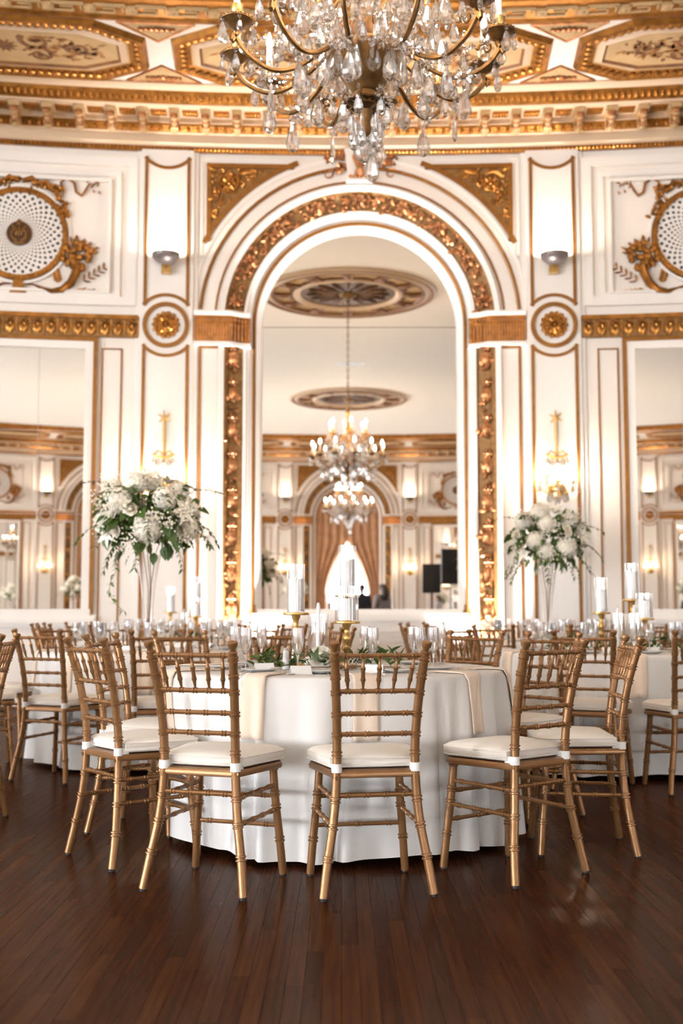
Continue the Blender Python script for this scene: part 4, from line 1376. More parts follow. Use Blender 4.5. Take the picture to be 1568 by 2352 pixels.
    def tier(n, ph, Rr, zz, rise, dip, r_in, big):
        ms = arm_meshes(Rr, rise, dip, "arm", r_in)
        for k in range(n):
            a = ph + 2 * pi * k / n
            arm = inst("arm", ms[0], root, (0, 0, Zr(zz)), (0, 0, a))
            inst("drip_pan", ms[1], arm); inst("candle_cup", ms[2], arm); inst("candle_sleeve", ms[3], arm); inst("bulb", ms[4], arm)
            # drops under the pan
            for q in range(5):
                b = 2 * pi * q / 5 + k
                p = Vector((Rr + .074 * cos(b), .074 * sin(b), rise - .012))
                inst("crystal_bead", BEAD, arm, p)
                inst("crystal_drop", PEND_S if q % 2 else PEND_M, arm, p - Vector((0, 0, .01)))
            # rosette at the low point with a hanging drop
            inst("crystal_rosette", ROSEC, arm, (Rr * .74, -.02, dip - .005), (0, 0, k * .7), 1.0)
            inst("crystal_bead", BEAD, arm, (Rr * .74, 0, dip - .055))
            inst("crystal_drop", (PEND_L, PEND_T, PEND_L)[k % 3] if big else PEND_M, arm, (Rr * .74, 0, dip - .065))
            if big:
                inst("crystal_rosette", ROSEC, arm, (Rr * .48, -.03, dip * .62), (0, 0, .4), .85)
                inst("crystal_drop", PEND_L, arm, (Rr * .48, 0, dip * .62 - .05))
                for q in range(6):
                    t = (q + .5) / 6
                    inst("crystal_bead", BEAD, arm, (Rr * (.30 + .65 * t), .03, dip * .2 + .10 - .14 * sin(pi * t)))
    tier(12, radians(80), .64, 3.755, .005, -.20, .13, True)
    tier(6, radians(20), .34, 4.13, .03, -.13, .05, False)
    # garlands of beads between the tiers and drops round the urn
    for k in range(12):
        a = 2 * pi * k / 12 + .2
        for q in range(9):
            t = q / 8
            r = .60 + (.10 - .60) * t
            inst("crystal_bead", BEAD, root, (r * cos(a), r * sin(a), Zr(3.80 + .62 * t * t)), (0, 0, 0), 1.25)
        inst("crystal_drop", PEND_L, root, (.175 * cos(a), .175 * sin(a), Zr(3.705 - .02 * (k % 2))))
        inst("crystal_bead", BEAD, root, (.175 * cos(a), .175 * sin(a), Zr(3.712)))
        if k % 2 == 0:
            inst("crystal_drop", PEND_M, root, (.11 * cos(a), .11 * sin(a), Zr(3.47)))
            inst("crystal_drop", PEND_T, root, (.07 * cos(a), .07 * sin(a), Zr(3.40)), (0, 0, 0), .9)
            inst("crystal_drop", PEND_M, root, (.06 * cos(a), .06 * sin(a), Zr(3.33)))
            inst("crystal_rosette", ROSEC, root, (.10 * cos(a), .10 * sin(a), Zr(3.49)), (0, 0, a), .6)
        if k % 2:
            inst("crystal_drop", PEND_L, root, (.26 * cos(a), .26 * sin(a), Zr(4.02)))
            inst("crystal_drop", PEND_L, root, (.40 * cos(a), .40 * sin(a), Zr(3.93)))
            inst("crystal_rosette", ROSEC, root, (.24 * cos(a), .24 * sin(a), Zr(3.85)), (0, 0, a))
        inst("crystal_drop", PEND_M, root, (.30 * cos(a + .26), .30 * sin(a + .26), Zr(3.72)))
    # swags of beads with drops hanging from pan to pan and down to the urn
    for k in range(12):
        a0, a1 = radians(80) + 2 * pi * k / 12, radians(80) + 2 * pi * (k + 1) / 12
        for q in range(1, 8):
            t = q / 8
            a = a0 + (a1 - a0) * t
            r = .60 - .10 * sin(pi * t)
            inst("crystal_bead", BEAD, root, (r * cos(a), r * sin(a), Zr(3.745 - .11 * sin(pi * t))), (0, 0, 0), 1.1)
        am = (a0 + a1) / 2
        inst("crystal_drop", PEND_M, root, (.50 * cos(am), .50 * sin(am), Zr(3.625)))
        for q in range(1, 7):
            t = q / 7
            r = .47 - .32 * t
            inst("crystal_bead", BEAD, root, (r * cos(am), r * sin(am), Zr(3.62 + .12 * t * t - .05 * sin(pi * t))), (0, 0, 0), 1.1)
        for q, (r, z) in enumerate(((.22, 3.80), (.34, 3.86), (.28, 3.98), (.16, 3.92), (.43, 3.82))):
            a = am + .11 * (q - 2)
            inst("crystal_drop", (PEND_M, PEND_L, PEND_S, PEND_M, PEND_M)[q], root, (r * cos(a), r * sin(a), Zr(z)))
            inst("crystal_bead", BEAD, root, (r * cos(a), r * sin(a), Zr(z + .012)))
    mb = MB(); mb.blob((0, 0, 0), .057, 12, 9); ball = mb.build("crystal_ball", CRYST, root, smooth=False); ball.location = (0, 0, Zr(3.225))
    inst("crystal_drop", PEND_L, root, (.03, -.04, Zr(3.20)), (0, 0, 0), 1.0)
    mb = MB(); mb.tube([(0, 0, Zr(3.31)), (0, 0, Zr(3.27))], .006, 6); mb.build("ball_hook", BRONZE, root)
    return root
ch1 = chandelier((CH1.x, CH1.y, 3.07), "crystal chandelier with bronze urn hanging over the middle table")
ch2 = copy_tree(ch1)
ch2.location = (CH2.x, CH2.y, 3.07)
ch2["label"] = "second lit crystal chandelier, seen only in the mirror below the first"
# ------------------------------------------------------------------ gold chiavari chair
def catmull(P, k=5):
    P = [Vector(p) for p in P]; Q = []
    for i in range(len(P) - 1):
        p0, p1, p2, p3 = P[max(i - 1, 0)], P[i], P[i + 1], P[min(i + 2, len(P) - 1)]
        for j in range(k):
            t = j / k
            Q.append(.5 * ((2 * p1) + (-p0 + p2) * t + (2 * p0 - 5 * p1 + 4 * p2 - p3) * t * t + (-p0 + 3 * p1 - 3 * p2 + p3) * t ** 3))
    Q.append(P[-1])
    return Q
def turned(P, r, rings, n=10, k=6, ring=.0041, end_r=None):
    """a bamboo-turned member: smooth path with pairs of raised rings at the given parameters 0..1 (by length)"""
    Q = catmull(P, k)
    L = [0.0]
    for i in range(len(Q) - 1): L.append(L[-1] + (Q[i + 1] - Q[i]).length)
    tot = L[-1]
    def pt(d):
        d = max(0, min(tot, d))
        for i in range(len(L) - 1):
            if L[i + 1] >= d:
                f = (d - L[i]) / max(1e-9, L[i + 1] - L[i]); return Q[i].lerp(Q[i + 1], f)
        return Q[-1]
    st = [(d, r if end_r is None else None) for d in np.linspace(0, tot, max(3, int(tot / .07)))]
    st = [(d, r) for d, _ in st]
    for g in rings:
        c = g * tot
        st = [q for q in st if abs(q[0] - c) > .014]
        st += [(c - .011, r), (c - .009, r + ring), (c - .004, r + ring), (c - .002, r * .97), (c + .002, r * .97), (c + .004, r + ring), (c + .009, r + ring), (c + .011, r)]
    st = sorted([q for q in st if -1e-6 <= q[0] <= tot + 1e-6])
    return [pt(d) for d, _ in st], [q for _, q in st]

def make_chair():
    root = empty("chiavari_chair")
    G = CHAIRG
    def post_path(sg):
        return [(sg * .203, -.200, .008), (sg * .186, -.180, .12), (sg * .160, -.160, .27), (sg * .148, -.152, .42), (sg * .147, -.157, .56), (sg * .155, -.184, .72), (sg * .168, -.228, .875)]
    def pz(sg, z):
        Q = catmull(post_path(sg), 8)
        for i in range(len(Q) - 1):
            if Q[i + 1].z >= z:
                return Q[i].lerp(Q[i + 1], (z - Q[i].z) / (Q[i + 1].z - Q[i].z))
        return Q[-1]
    rz = [.868, .80, .738, .656, .581, .512, .345, .25, .135]
    for sg in (-1, 1):
        mb = MB(); pts, rs = turned(post_path(sg), .0165, [z / .888 for z in rz]); mb.tube(pts, rs, 10)
        d = (pts[-1] - pts[-2]).normalized()
        e = pts[-1]
        mb.tube([e, e + d * .006, e + d * .011, e + d * .019, e + d * .026, e + d * .036, e + d * .043, e + d * .046], [.0165, .018, .0112, .0118, .0172, .0195, .0195, .0165], 10)
        p = mb.build("back_post", G, root)
        mb = MB(); mb.lathe([(.013, 0), (.013, .010)], 10, (sg * .203, -.200, 0)); mb.build("foot_glide", BLACK, p)
        q = pz(sg, .425)
        mb = MB(); mb.tube([(q.x, q.y - .0155, q.z), (q.x, q.y - .0185, q.z)], [.0085, .0085], 10); mb.tube([(q.x, q.y - .017, q.z), (q.x, q.y - .0195, q.z)], [.004, .004], 8); mb.build("bolt", BRONZE, p)
        mb = MB(); fp = [(sg * .190, .200, .008), (sg * .180, .190, .14), (sg * .166, .176, .30), (sg * .158, .168, .44)]
        pts, rs = turned(fp, .016, [.31 * 1, .60, .72, .95]); mb.tube(pts, rs, 10)
        p = mb.build("front_leg", G, root)
        mb = MB(); mb.lathe([(.012, 0), (.012, .010)], 10, (sg * .190, .200, 0)); mb.build("foot_glide", BLACK, p)
    def flp(sg, z):
        fp = catmull([(sg * .190, .200, .008), (sg * .180, .190, .14), (sg * .166, .176, .30), (sg * .158, .168, .44)], 6)
        for i in range(len(fp) - 1):
            if fp[i + 1].z >= z: return fp[i].lerp(fp[i + 1], (z - fp[i].z) / (fp[i + 1].z - fp[i].z))
        return fp[-1]
    rails = {}
    for nm, z, rg in (("top_rail", .868, [.12, .31, .5, .69, .88]), ("back_rail", .738, [.14, .32, .5, .68, .86]), ("back_rail", .656, [.15, .38, .62, .85]), ("back_rail", .581, [.15, .38, .62, .85])):
        a, b = pz(-1, z), pz(1, z)
        mid = (a + b) / 2 + Vector((0, -.006, 0))
        mb = MB(); pts, rs = turned([a, mid, b], .0088, rg, 8, 4, .0024); mb.tube(pts, rs, 8); mb.build(nm, G, root)
        rails[z] = (a, b)
    for k in range(5):
        t0 = (.12, .31, .5, .69, .88)[k]; t1 = (.14, .32, .5, .68, .86)[k]
        a = rails[.868][0].lerp(rails[.868][1], t0); b = rails[.738][0].lerp(rails[.738][1], t1)
        a = a + Vector((0, -.003, -.004)); b = b + Vector((0, -.003, .004))
        prof = [(0, .0035), (.06, .0045), (.30, .0072), (.32, .0098), (.345, .0098), (.355, .0070), (.365, .0098), (.39, .0098), (.40, .0078), (.64, .0080), (.65, .0098), (.675, .0098), (.685, .0070), (.695, .0098), (.72, .0098), (.73, .0076), (.95, .0040), (1, .0035)]
        mb = MB(); mb.tube([a.lerp(b, t) for t, _ in prof], [r for _, r in prof], 8); mb.build("spindle", G, root)
    def stretch(a, b, rg=(.2, .5, .8)):
        mb = MB(); pts, rs = turned([a, (a + b) / 2, b], .0085, rg, 8, 4, .0022); mb.tube(pts, rs, 8); mb.build("stretcher", G, root)
    stretch(pz(-1, .36), pz(1, .36), (.15, .38, .62, .85))
    for z in (.345, .252):
        for sg in (-1, 1): stretch(pz(sg, z), flp(sg, z + .006), (.15, .38, .62, .85))
    for z in (.309, .195): stretch(flp(-1, z), flp(1, z), (.15, .5, .85))
    # seat
    def outline(g, n=8, yb=-.158):
        hb, hf, yb, yf, rc = .158 + g, .200 + g, yb - g, .205 + g, .075
        pts = [(-hb, yb), (hb, yb)]
        c = (hf - rc, yf - rc)
        pts += [(c[0] + rc * cos(pi / 2 * i / n), c[1] + rc * sin(pi / 2 * i / n)) for i in range(n + 1)]
        pts += [(-c[0] + rc * cos(pi / 2 + pi / 2 * i / n), c[1] + rc * sin(pi / 2 + pi / 2 * i / n)) for i in range(n + 1)]
        return pts
    def loft(levels, mid=None, yb=-.158):
        mb = MB(); n = len(outline(0)); vs, fs = [], []
        for g, z in levels: vs += [(x, y, z) for x, y in outline(g, 8, yb)]
        for j in range(len(levels) - 1):
            for i in range(n):
                i2 = (i + 1) % n
                fs.append((j * n + i, j * n + i2, (j + 1) * n + i2, (j + 1) * n + i))
        fs.append(tuple(range(n - 1, -1, -1)))
        if mid is None: fs.append(tuple((len(levels) - 1) * n + i for i in range(n)))
        else:
            vs.append((0, .02, mid)); fs += [((len(levels) - 1) * n + i, (len(levels) - 1) * n + (i + 1) % n, len(vs) - 1) for i in range(n)]
        return mb._add(vs, fs)
    loft([(-.012, .420), (.004, .424), (.006, .436), (.0, .448), (-.02, .452)]).build("seat_frame", G, root)
    cu = loft([(-.03, .4525), (.002, .455), (.010, .464), (.012, .478), (.009, .492), (-.006, .503), (-.035, .510), (-.08, .515)], .517, -.118).build("cushion", CUSH, root, angle=70)
    for z, g in ((.461, .0100), (.4905, .0108)):
        mb = MB(); mb.tube([(x, y, z) for x, y in outline(g, 8, -.118)], .0024, 5, closed=True); mb.build("piping", CUSH, cu)
    for sg in (-1, 1):
        q = pz(sg, .459)
        mb = MB(); mb.lathe([(.0180, -.016), (.0195, -.015), (.0195, .015), (.0180, .016)], 14, (q.x, q.y, q.z)); mb.box(q.x - .014, q.x + .014, q.y + .010, q.y + .04, q.z - .014, q.z + .014); mb.build("strap", STRAP, root)
    return root
chair0 = make_chair()
_first = [True]
CHAIRS = []
def put_chair(x, y, th, table, label=None):
    o = chair0 if _first[0] else copy_tree(chair0)
    _first[0] = False
    o.location = (x, y, 0); o.rotation_euler = (0, 0, th)
    tag(o, label or "gold chiavari chair with ivory cushion", "chair", table)
    CHAIRS.append((o, table, label))
    return o
def face(cx, cy, x, y):
    return atan2(-(cx - x), (cy - y))

T1, T2, T3, T4, T5, T6 = (-.03, 5.5), (-1.31, 8.12), (1.86, 7.82), (-1.5, 10.9), (1.93, 10.7), (-3.05, 5.62)
g1 = "chairs around the middle table"
put_chair(.100, 4.40, .179, g1, "gold chiavari chair with ivory cushion, front and centre, back to the camera")
put_chair(-.475, 4.44, -.345, g1, "gold chiavari chair left of the front centre one, turned slightly right")
put_chair(.682, 4.643, .677, g1, "gold chiavari chair right of the front centre one, turned towards the left")
put_chair(-.878, 4.918, -.907, g1, "gold chiavari chair at the left of the middle table, narrow back view")
put_chair(1.05, 5.09, 1.516, g1, "gold chiavari chair seen edge-on at the right of the middle table")
put_chair(-.94, 5.55, -1.79, g1, "gold chiavari chair half hidden behind the left edge-on one, facing right")
put_chair(.93, 5.88, 2.27, g1, "gold chiavari chair at the far right of the middle table, cloth touching its seat")
put_chair(-.75, 6.31, -2.39, g1, "gold chiavari chair at the far left of the middle table, facing the camera")
put_chair(.63, 6.40, 2.50, g1, "gold chiavari chair beyond the middle table, right of the candles, facing the camera")
put_chair(-.33, 6.62, -2.85, g1, "gold chiavari chair beyond the middle table, just behind the candles, facing the camera")
put_chair(-1.875, 5.64, 1.643, "chair at the table off to the left", "gold chiavari chair cut by the left edge of the picture, facing left")
ORD = ["leftmost", "second from the left", "third from the left", "fourth from the left", "fifth from the left", "sixth from the left", "seventh from the left", "eighth from the left", "ninth from the left", "tenth from the left", "eleventh from the left", "twelfth from the left"]
def ordered(objs, fmt):
    objs = sorted(objs, key=lambda o: proj(o.location)[0])
    for i, o in enumerate(objs): o["label"] = fmt % ORD[i]
def ring_chairs(T, angles, extra, gname, fmt):
    L = [put_chair(*e, gname) for e in extra]
    for a in angles:
        aa = radians(a + rng.uniform(-3, 3)); r = 1.14 + rng.uniform(-.03, .05)
        x, y = T[0] + r * cos(aa), T[1] + r * sin(aa)
        L.append(put_chair(x, y, face(T[0], T[1], x, y) + rng.uniform(-.12, .12), gname))
    ordered(L, fmt)
ring_chairs(T2, [-46, -10, 26, 62, 98, 134, 170, -154], [(-1.746, 7.163, -.419), (-1.10, 6.93, .20)], "chairs around the left vase table", "gold chiavari chair, %s at the left tall-vase table")
ring_chairs(T3, [-46, -10, 26, 62, 98, 134, 170, -150], [(2.014, 6.712, .135), (1.48, 6.80, -.40)], "chairs around the right candle table", "gold chiavari chair, %s at the right candle table")
ring_chairs(T4, [-72, -36, 0, 36, 72, 108, 144, 180, -144, -108], [], "chairs around the back left candle table", "gold chiavari chair, %s at the back left candle table")
ring_chairs(T5, [-82, -46, -10, 26, 62, 98, 134, 170, -154, -118], [], "chairs around the back right vase table", "gold chiavari chair, %s at the back right tall-vase table")

# ------------------------------------------------------------------ tables and cloths
TZ = .760
TR = .79
def table_mesh_things(T, label, clabel, seed):
    root = empty("round_table", (T[0], T[1], 0)); tag(root, label, "table", "round banquet tables")
    mb = MB(); mb.lathe([(.001, .722), (TR - .01, .722), (TR, .728), (TR, .742), (TR - .01, .748), (.001, .748)], 48, cap=False); mb.build("table_top", STEMB, root)
    for k in range(4):
        a = pi / 4 + k * pi / 2 + .35
        mb = MB(); mb.tube([(.58 * cos(a), .58 * sin(a), .0), (.55 * cos(a), .55 * sin(a), .72)], .014, 8); mb.lathe([(.02, 0), (.018, .03)], 8, (.58 * cos(a), .58 * sin(a), 0)); mb.build("leg", BLACKM, root)
    cl = bpy.data.objects.new("tablecloth", cloth_mesh(seed)); link(cl); cl.location = (T[0], T[1], 0)
    tag(cl, clabel, "tablecloth", "white floor-length tablecloths")
    return cl
DENTS = []
for (cx_, cy_) in ((-.878, 4.918), (-.94, 5.55), (.93, 5.88), (-.75, 6.31), (.10, 4.40), (-.475, 4.44), (.682, 4.643), (1.05, 5.09)):
    dx_, dy_ = cx_ - T1[0], cy_ - T1[1]
    DENTS.append((atan2(dy_, dx_), math.hypot(dx_, dy_) - .232, .30))
def cloth_r(th, drop, seed):
    """the cloth gives way where a chair seat is pushed against it"""
    r = cloth_r0(th, drop, seed)
    if seed != 1: return r
    for a0, rm, hw in DENTS:
        da = abs((th - a0 + pi) % (2 * pi) - pi)
        if da < hw * 1.5:
            w = max(0.0, min(1.0, (hw * 1.5 - da) / (hw * .5)))
            w = w * w * (3 - 2 * w) * max(0, min(1, (drop - .05) / .2))
            r = r * (1 - w) + min(r, rm) * w
    return r
def cloth_r0(th, drop, seed):
    """radius of the cloth at angle th, drop metres below the table edge"""
    t = drop / .74
    ph = seed * 1.7
    w = th + .17 * sin(2 * th + ph) + .10 * sin(5 * th + ph * 2) + .025 * sin(9 * th + t * 2)
    f = sin(15 * w + ph)
    f2 = sin(37 * w + 1.3 + ph + .6 * t)
    amp = t ** .7
    dep = .75 + .45 * sin(3 * th + ph * 1.3)
    crease = math.exp(-(sin(6.5 * w + ph * .7) / .20) ** 2)
    return TR + .016 + .034 * t + amp * (.046 * dep * f + .007 * f2) - .055 * t ** .45 * crease * min(1, drop / .08)
def cloth_mesh(seed, nt=300):
    mb = MB(); vs, fs = [], []
    rings = [(.3, TZ, None), (.6, TZ, None), (.74, TZ, None), (.775, TZ - .0005, None), (.79, TZ - .003, None)]
    drops = [.004, .012, .03, .06, .10, .15, .20, .26, .32, .38, .44, .50, .56, .62, .67, .70, .725]
    vs.append((0, 0, TZ))
    for r, z, _ in rings:
        for i in range(nt):
            a = 2 * pi * i / nt; vs.append((r * cos(a), r * sin(a), z))
    for d in drops:
        for i in range(nt):
            a = 2 * pi * i / nt
            r = cloth_r(a, d, seed) if d > .02 else TR + .002 + .012 * sqrt(d / .02)
            vs.append((r * cos(a), r * sin(a), TZ - .003 - d + (.010 * sin(5 * a + seed) * (d / .725))))
    m = len(rings) + len(drops)
    for i in range(nt): fs.append((0, 1 + i, 1 + (i + 1) % nt))
    for j in range(m - 1):
        for i in range(nt):
            i2 = (i + 1) % nt
            fs.append((1 + j * nt + i, 1 + j * nt + i2, 1 + (j + 1) * nt + i2, 1 + (j + 1) * nt + i))
    mb._add(vs, fs)
    return mb.mesh("tablecloth", CLOTH, angle=180)
TABLES = [(T1, "middle table", 1), (T2, "left tall-vase table", 2), (T3, "right candle table", 3), (T4, "back left candle table", 4), (T5, "back right tall-vase table", 5), (T6, "table off to the left of the picture", 6)]
for T, nm, sd in TABLES:
    table_mesh_things(T, "round table hidden under the cloth, " + nm, "ivory floor-length cloth draped over the " + nm, sd)

# ------------------------------------------------------------------ napkins over the table edge
def napkin(T, th, seed, w=.105, hang=.26, skew=0.0, m=None, inside=.20):
    mb = MB()
    nu, rows_ = 8, []
    path = [(-inside, 0)] + [(-inside + inside * .9 * i / 4, 0) for i in range(1, 5)] + [(0, .003), (0, .012), (0, .03)] + [(0, .03 + (hang - .03) * i / 7) for i in range(1, 8)]
    for (q, d) in path:
        row = []
        for i in range(nu + 1):
            u = (i / nu - .5)
            a = th + (u * w + skew * (d - .0)) / TR
            if d <= 0.0001:
                r = TR + q; z = TZ + .006
                if q > -.03: z = TZ + .006
            elif d < .02: r = TR + .010 + .012 * sqrt(d / .02); z = TZ + .005 - d
            else: r = cloth_r(a, d, seed) + .009 + .004 * sin(u * 9); z = TZ + .004 - d
            row.append((T[0] + r * cos(a), T[1] + r * sin(a), z))
        rows_.append(row)
    mb.grid(rows_)
    o = mb.build("napkin", m or NAPK, None, angle=180)
    c = Vector((T[0] + TR * cos(th), T[1] + TR * sin(th), TZ))
    o.data.transform(Matrix.Translation(-c)); o.location = c
    sm = o.modifiers.new("thickness", 'SOLIDIFY'); sm.thickness = .005; sm.offset = 0
    return o
def ang_px(T, px, d=.1):
    """angle on the near rim of table T that is seen at picture column px"""
    best = None
    for i in range(721):
        a = -pi + pi * i / 720
        p = proj((T[0] + TR * cos(a), T[1] + TR * sin(a), TZ - d))
        e = abs(p[0] - px)
        if best is None or e < best[0]: best = (e, a)
    return best[1]
MAIN_NAPKINS = [(400, "napkin hanging from the middle table between the two left chairs"), (587, "napkin hanging from the middle table left of the front centre chair"), (838, "napkin hanging from the middle table behind the front centre chair back"), (1078, "napkin hanging from the middle table right of the front centre chair")]
for px, lb in MAIN_NAPKINS:
    tag(napkin(T1, ang_px(T1, px), 1, skew=.0 if px < 1000 else .05), "blush ivory " + lb, "napkin", "folded napkins over the table edges")
n_i = 0
for T, nm, sd in TABLES[1:5]:
    L = []
    for a in range(-162, 0, 36):
        o = napkin(T, radians(a + rng.uniform(-4, 4)), sd); tag(o, "x", "napkin", "folded napkins over the table edges"); L.append(o)
    ordered(L, "ivory napkin, %s over the edge of the " + nm)
for a, lb in ((165, "left far edge"), (128, "far edge left of the candles"), (92, "far edge behind the candles"), (55, "far edge right of the glasses"), (-12, "right edge near the edge-on chair")):
    tag(napkin(T1, radians(a), 1), "folded napkin laid over the " + lb + " of the middle table", "napkin", "folded napkins over the table edges")

# ------------------------------------------------------------------ glassware, cards and cutlery
def flute_mesh():
    mb = MB(); mb.lathe([(.001, .002), (.030, .0015), (.031, .004), (.010, .007), (.0045, .014), (.004, .05), (.0055, .068), (.010, .078), (.020, .10), (.0265, .135), (.027, .165), (.0255, .195), (.0248, .195), (.0262, .165), (.0256, .136), (.019, .102), (.008, .08), (.0005, .078)], 20, cap=False)
    return mb.mesh("champagne_flute", BLOWN, angle=60)
def goblet_mesh():
    mb = MB(); mb.lathe([(.001, .002), (.034, .0015), (.035, .004), (.010, .007), (.005, .014), (.0045, .06), (.006, .075), (.022, .088), (.034, .11), (.037, .135), (.034, .165), (.030, .19), (.029, .19), (.033, .165), (.036, .135), (.033, .111), (.020, .09), (.006, .08), (.0005, .079)], 20, cap=False)
    return mb.mesh("wine_glass", BLOWN, angle=60)
FLUTE, GOBLET = flute_mesh(), goblet_mesh()
CTOP = TZ + .0008
def stand(name, mesh, x, y, z=None, rz=0):
    return inst(name, mesh, None, (x, y, CTOP if z is None else z), (0, 0, rz))
L = []
for px, d in ((540, 5.45), (565, 5.10), (601, 5.90), (684, 5.02), (838, 5.55), (855, 5.05), (948, 5.42), (962, 5.15), (994, 5.25), (1010, 5.85)):
    o = stand("champagne_flute", FLUTE, (px - 784) / FPX * d * .998, d); tag(o, "x", "glass", "champagne flutes on the middle table"); L.append(o)
ordered(L, "clear champagne flute on the middle table, %s of its flutes")
for T, nm, sd in TABLES[1:5]:
    L, L2 = [], []
    for k in range(10):
        a = radians(18 + 36 * k + rng.uniform(-4, 4))
        o = stand("champagne_flute", FLUTE, T[0] + .50 * cos(a), T[1] + .50 * sin(a)); tag(o, "x", "glass", "champagne flutes on the " + nm); L.append(o)
        a += .16
        o = stand("wine_glass", GOBLET, T[0] + .56 * cos(a), T[1] + .56 * sin(a)); tag(o, "x", "glass", "wine glasses on the " + nm); L2.append(o)
    ordered(L, "clear champagne flute, %s of those on the " + nm)
    ordered(L2, "clear round wine glass, %s of those on the " + nm)

def fork_mesh():
    mb = MB()
    A = [(-.004, 0), (-.006, .02), (-.0032, .06), (-.003, .12), (-.010, .135), (-.0115, .15)]
    zs = [.003, .004, .006, .004, .003, .002]
    mb.strip([(x, y, z) for (x, y), z in zip(A, zs)], [(-x, y, z) for (x, y), z in zip(A, zs)], [(-x, y, z - .002) for (x, y), z in zip(A, zs)], [(x, y, z - .002) for (x, y), z in zip(A, zs)])
    for k in range(4):
        x = -.0095 + k * .0063
        mb.tube([(x, .148, .002), (x, .17, .0025), (x, .192, .006)], [.0018, .0016, .0008], 5)
    return mb.mesh("fork", STEEL)
def knife_mesh():
    mb = MB(); mb.tube([(0, 0, .004), (0, .05, .0045), (0, .095, .004)], [.006, .0065, .005], 8, flat=.5)
    mb.prism([(-.005, .09), (.004, .09), (.008, .14), (.008, .19), (.002, .212), (-.005, .205)], .0025, .0042, 'z')
    return mb.mesh("knife", STEEL)
def card_mesh():
    mb = MB(); w, d, h = .045, .026, .036
    for s in (-1, 1):
        mb._add([(-w, s * d, 0), (w, s * d, 0), (w, 0, h), (-w, 0, h), (-w, s * (d - .0012), 0), (w, s * (d - .0012), 0), (w, 0, h - .0015), (-w, 0, h - .0015)],
                [(0, 1, 2, 3), (4, 7, 6, 5), (0, 4, 5, 1), (1, 5, 6, 2), (0, 3, 7, 4)])
    return mb.mesh("place_card", CARD, smooth=False)
def plate_mesh():
    mb = MB(); mb.lathe([(.001, .003), (.05, .002), (.055, .004), (.085, .014), (.086, .016), (.084, .0165), (.055, .0075), (.048, .006), (.001, .006)], 28, cap=False)
    return mb.mesh("bread_plate", PORC)
FORK, KNIFE, CARDM, PLATE = fork_mesh(), knife_mesh(), card_mesh(), plate_mesh()
seats = [("front left seat", ang_px(T1, 587, 0), True), ("front centre seat", ang_px(T1, 838, 0), True), ("front right seat", ang_px(T1, 1078, 0), True), ("left seat", ang_px(T1, 400, 0), True),
         ("far right seat", radians(-12), False), ("far left seat", radians(165), False), ("far seat left of the candles", radians(128), False), ("far seat behind the candles", radians(92), False), ("far seat right of the glasses", radians(55), False)]
for nm, a, near_ in seats:
    def P(r, da): return (T1[0] + r * cos(a + da), T1[1] + r * sin(a + da))
    rz = a + pi / 2
    tag(stand("fork", FORK, *P(.70, -.14 if near_ else -.14), rz=rz), "inner steel fork at the " + nm + " of the middle table", "fork", "cutlery on the middle table")
    tag(stand("fork", FORK, *P(.70, -.19), rz=rz), "outermost steel fork at the " + nm + " of the middle table", "fork", "cutlery on the middle table")
    tag(stand("knife", KNIFE, *P(.70, .14), rz=rz), "steel dinner knife at the " + nm + " of the middle table", "knife", "cutlery on the middle table")
    tag(stand("bread_plate", PLATE, *P(.52, -.26)), "small white bread plate at the " + nm + " of the middle table", "plate", "bread plates on the middle table")
for px, py, rz, nm in ((606, 1534, .35, "left of the salt shaker"), (690, 1541, .3, "in front of the salt shaker"), (856, 1538, -.1, "behind the front centre chair back"), (575, 1526, 1.1, "leftmost on the middle table")):
    p = on_plane(px, py + 8, TZ)
    tag(stand("place_card", CARDM, p.x, p.y, rz=rz), "white folded place card " + nm, "place card", "place cards on the middle table")
for T, nm, sd in TABLES[1:5]:
    L, L2 = [], []
    for k in range(10):
        a = radians(36 * k + rng.uniform(-3, 3))
        o = stand("bread_plate", PLATE, T[0] + .56 * cos(a - .2), T[1] + .56 * sin(a - .2)); tag(o, "x", "plate", "bread plates on the " + nm); L.append(o)
        if T[1] < 9:
            o = stand("place_card", CARDM, T[0] + .42 * cos(a), T[1] + .42 * sin(a), rz=a + pi / 2); tag(o, "x", "place card", "place cards on the " + nm); L2.append(o)
    ordered(L, "white bread plate, %s on the " + nm)
    if L2: ordered(L2, "white folded place card, %s on the " + nm)

# ------------------------------------------------------------------ candles on pedestals, hurricanes, tapers
def pedestal(x, y, h, label, group, w=.062):
    root = empty("candle_pedestal", (x, y, CTOP)); tag(root, label, "candle holder", group)
    mb = MB(); mb.lathe([(.048, 0), (.050, .008), (.042, .016), (.022, .024), (.014, .04), (.011, h * .32), (.018, h * .38), (.020, h * .42), (.012, h * .46), (.012, h * .50), (.020, h * .60), (.022, h * .66), (.016, h * .72), (.012, h * .76), (.012, h * .84), (.019, h - .025), (.022, h - .014)], 20)
    mb.build("stem", BRASS, root)
    mb = MB(); mb.lathe([(.02, h - .014), (w, h - .012), (w + .002, h - .006), (w, h), (.001, h)], 28, cap=False); mb.build("plate", BRASS, root)
def hurricane(x, y, z, r, h, label, group):
    mb = MB(); mb.lathe([(.001, .001), (r - .002, .001), (r, .003), (r, h), (r - .0025, h), (r - .0025, .004), (.001, .004)], 28, cap=False)
    o = inst("hurricane_glass", mb.mesh("hurricane_glass", GLASSC, angle=50), None, (x, y, z)); tag(o, label, "glass", group)
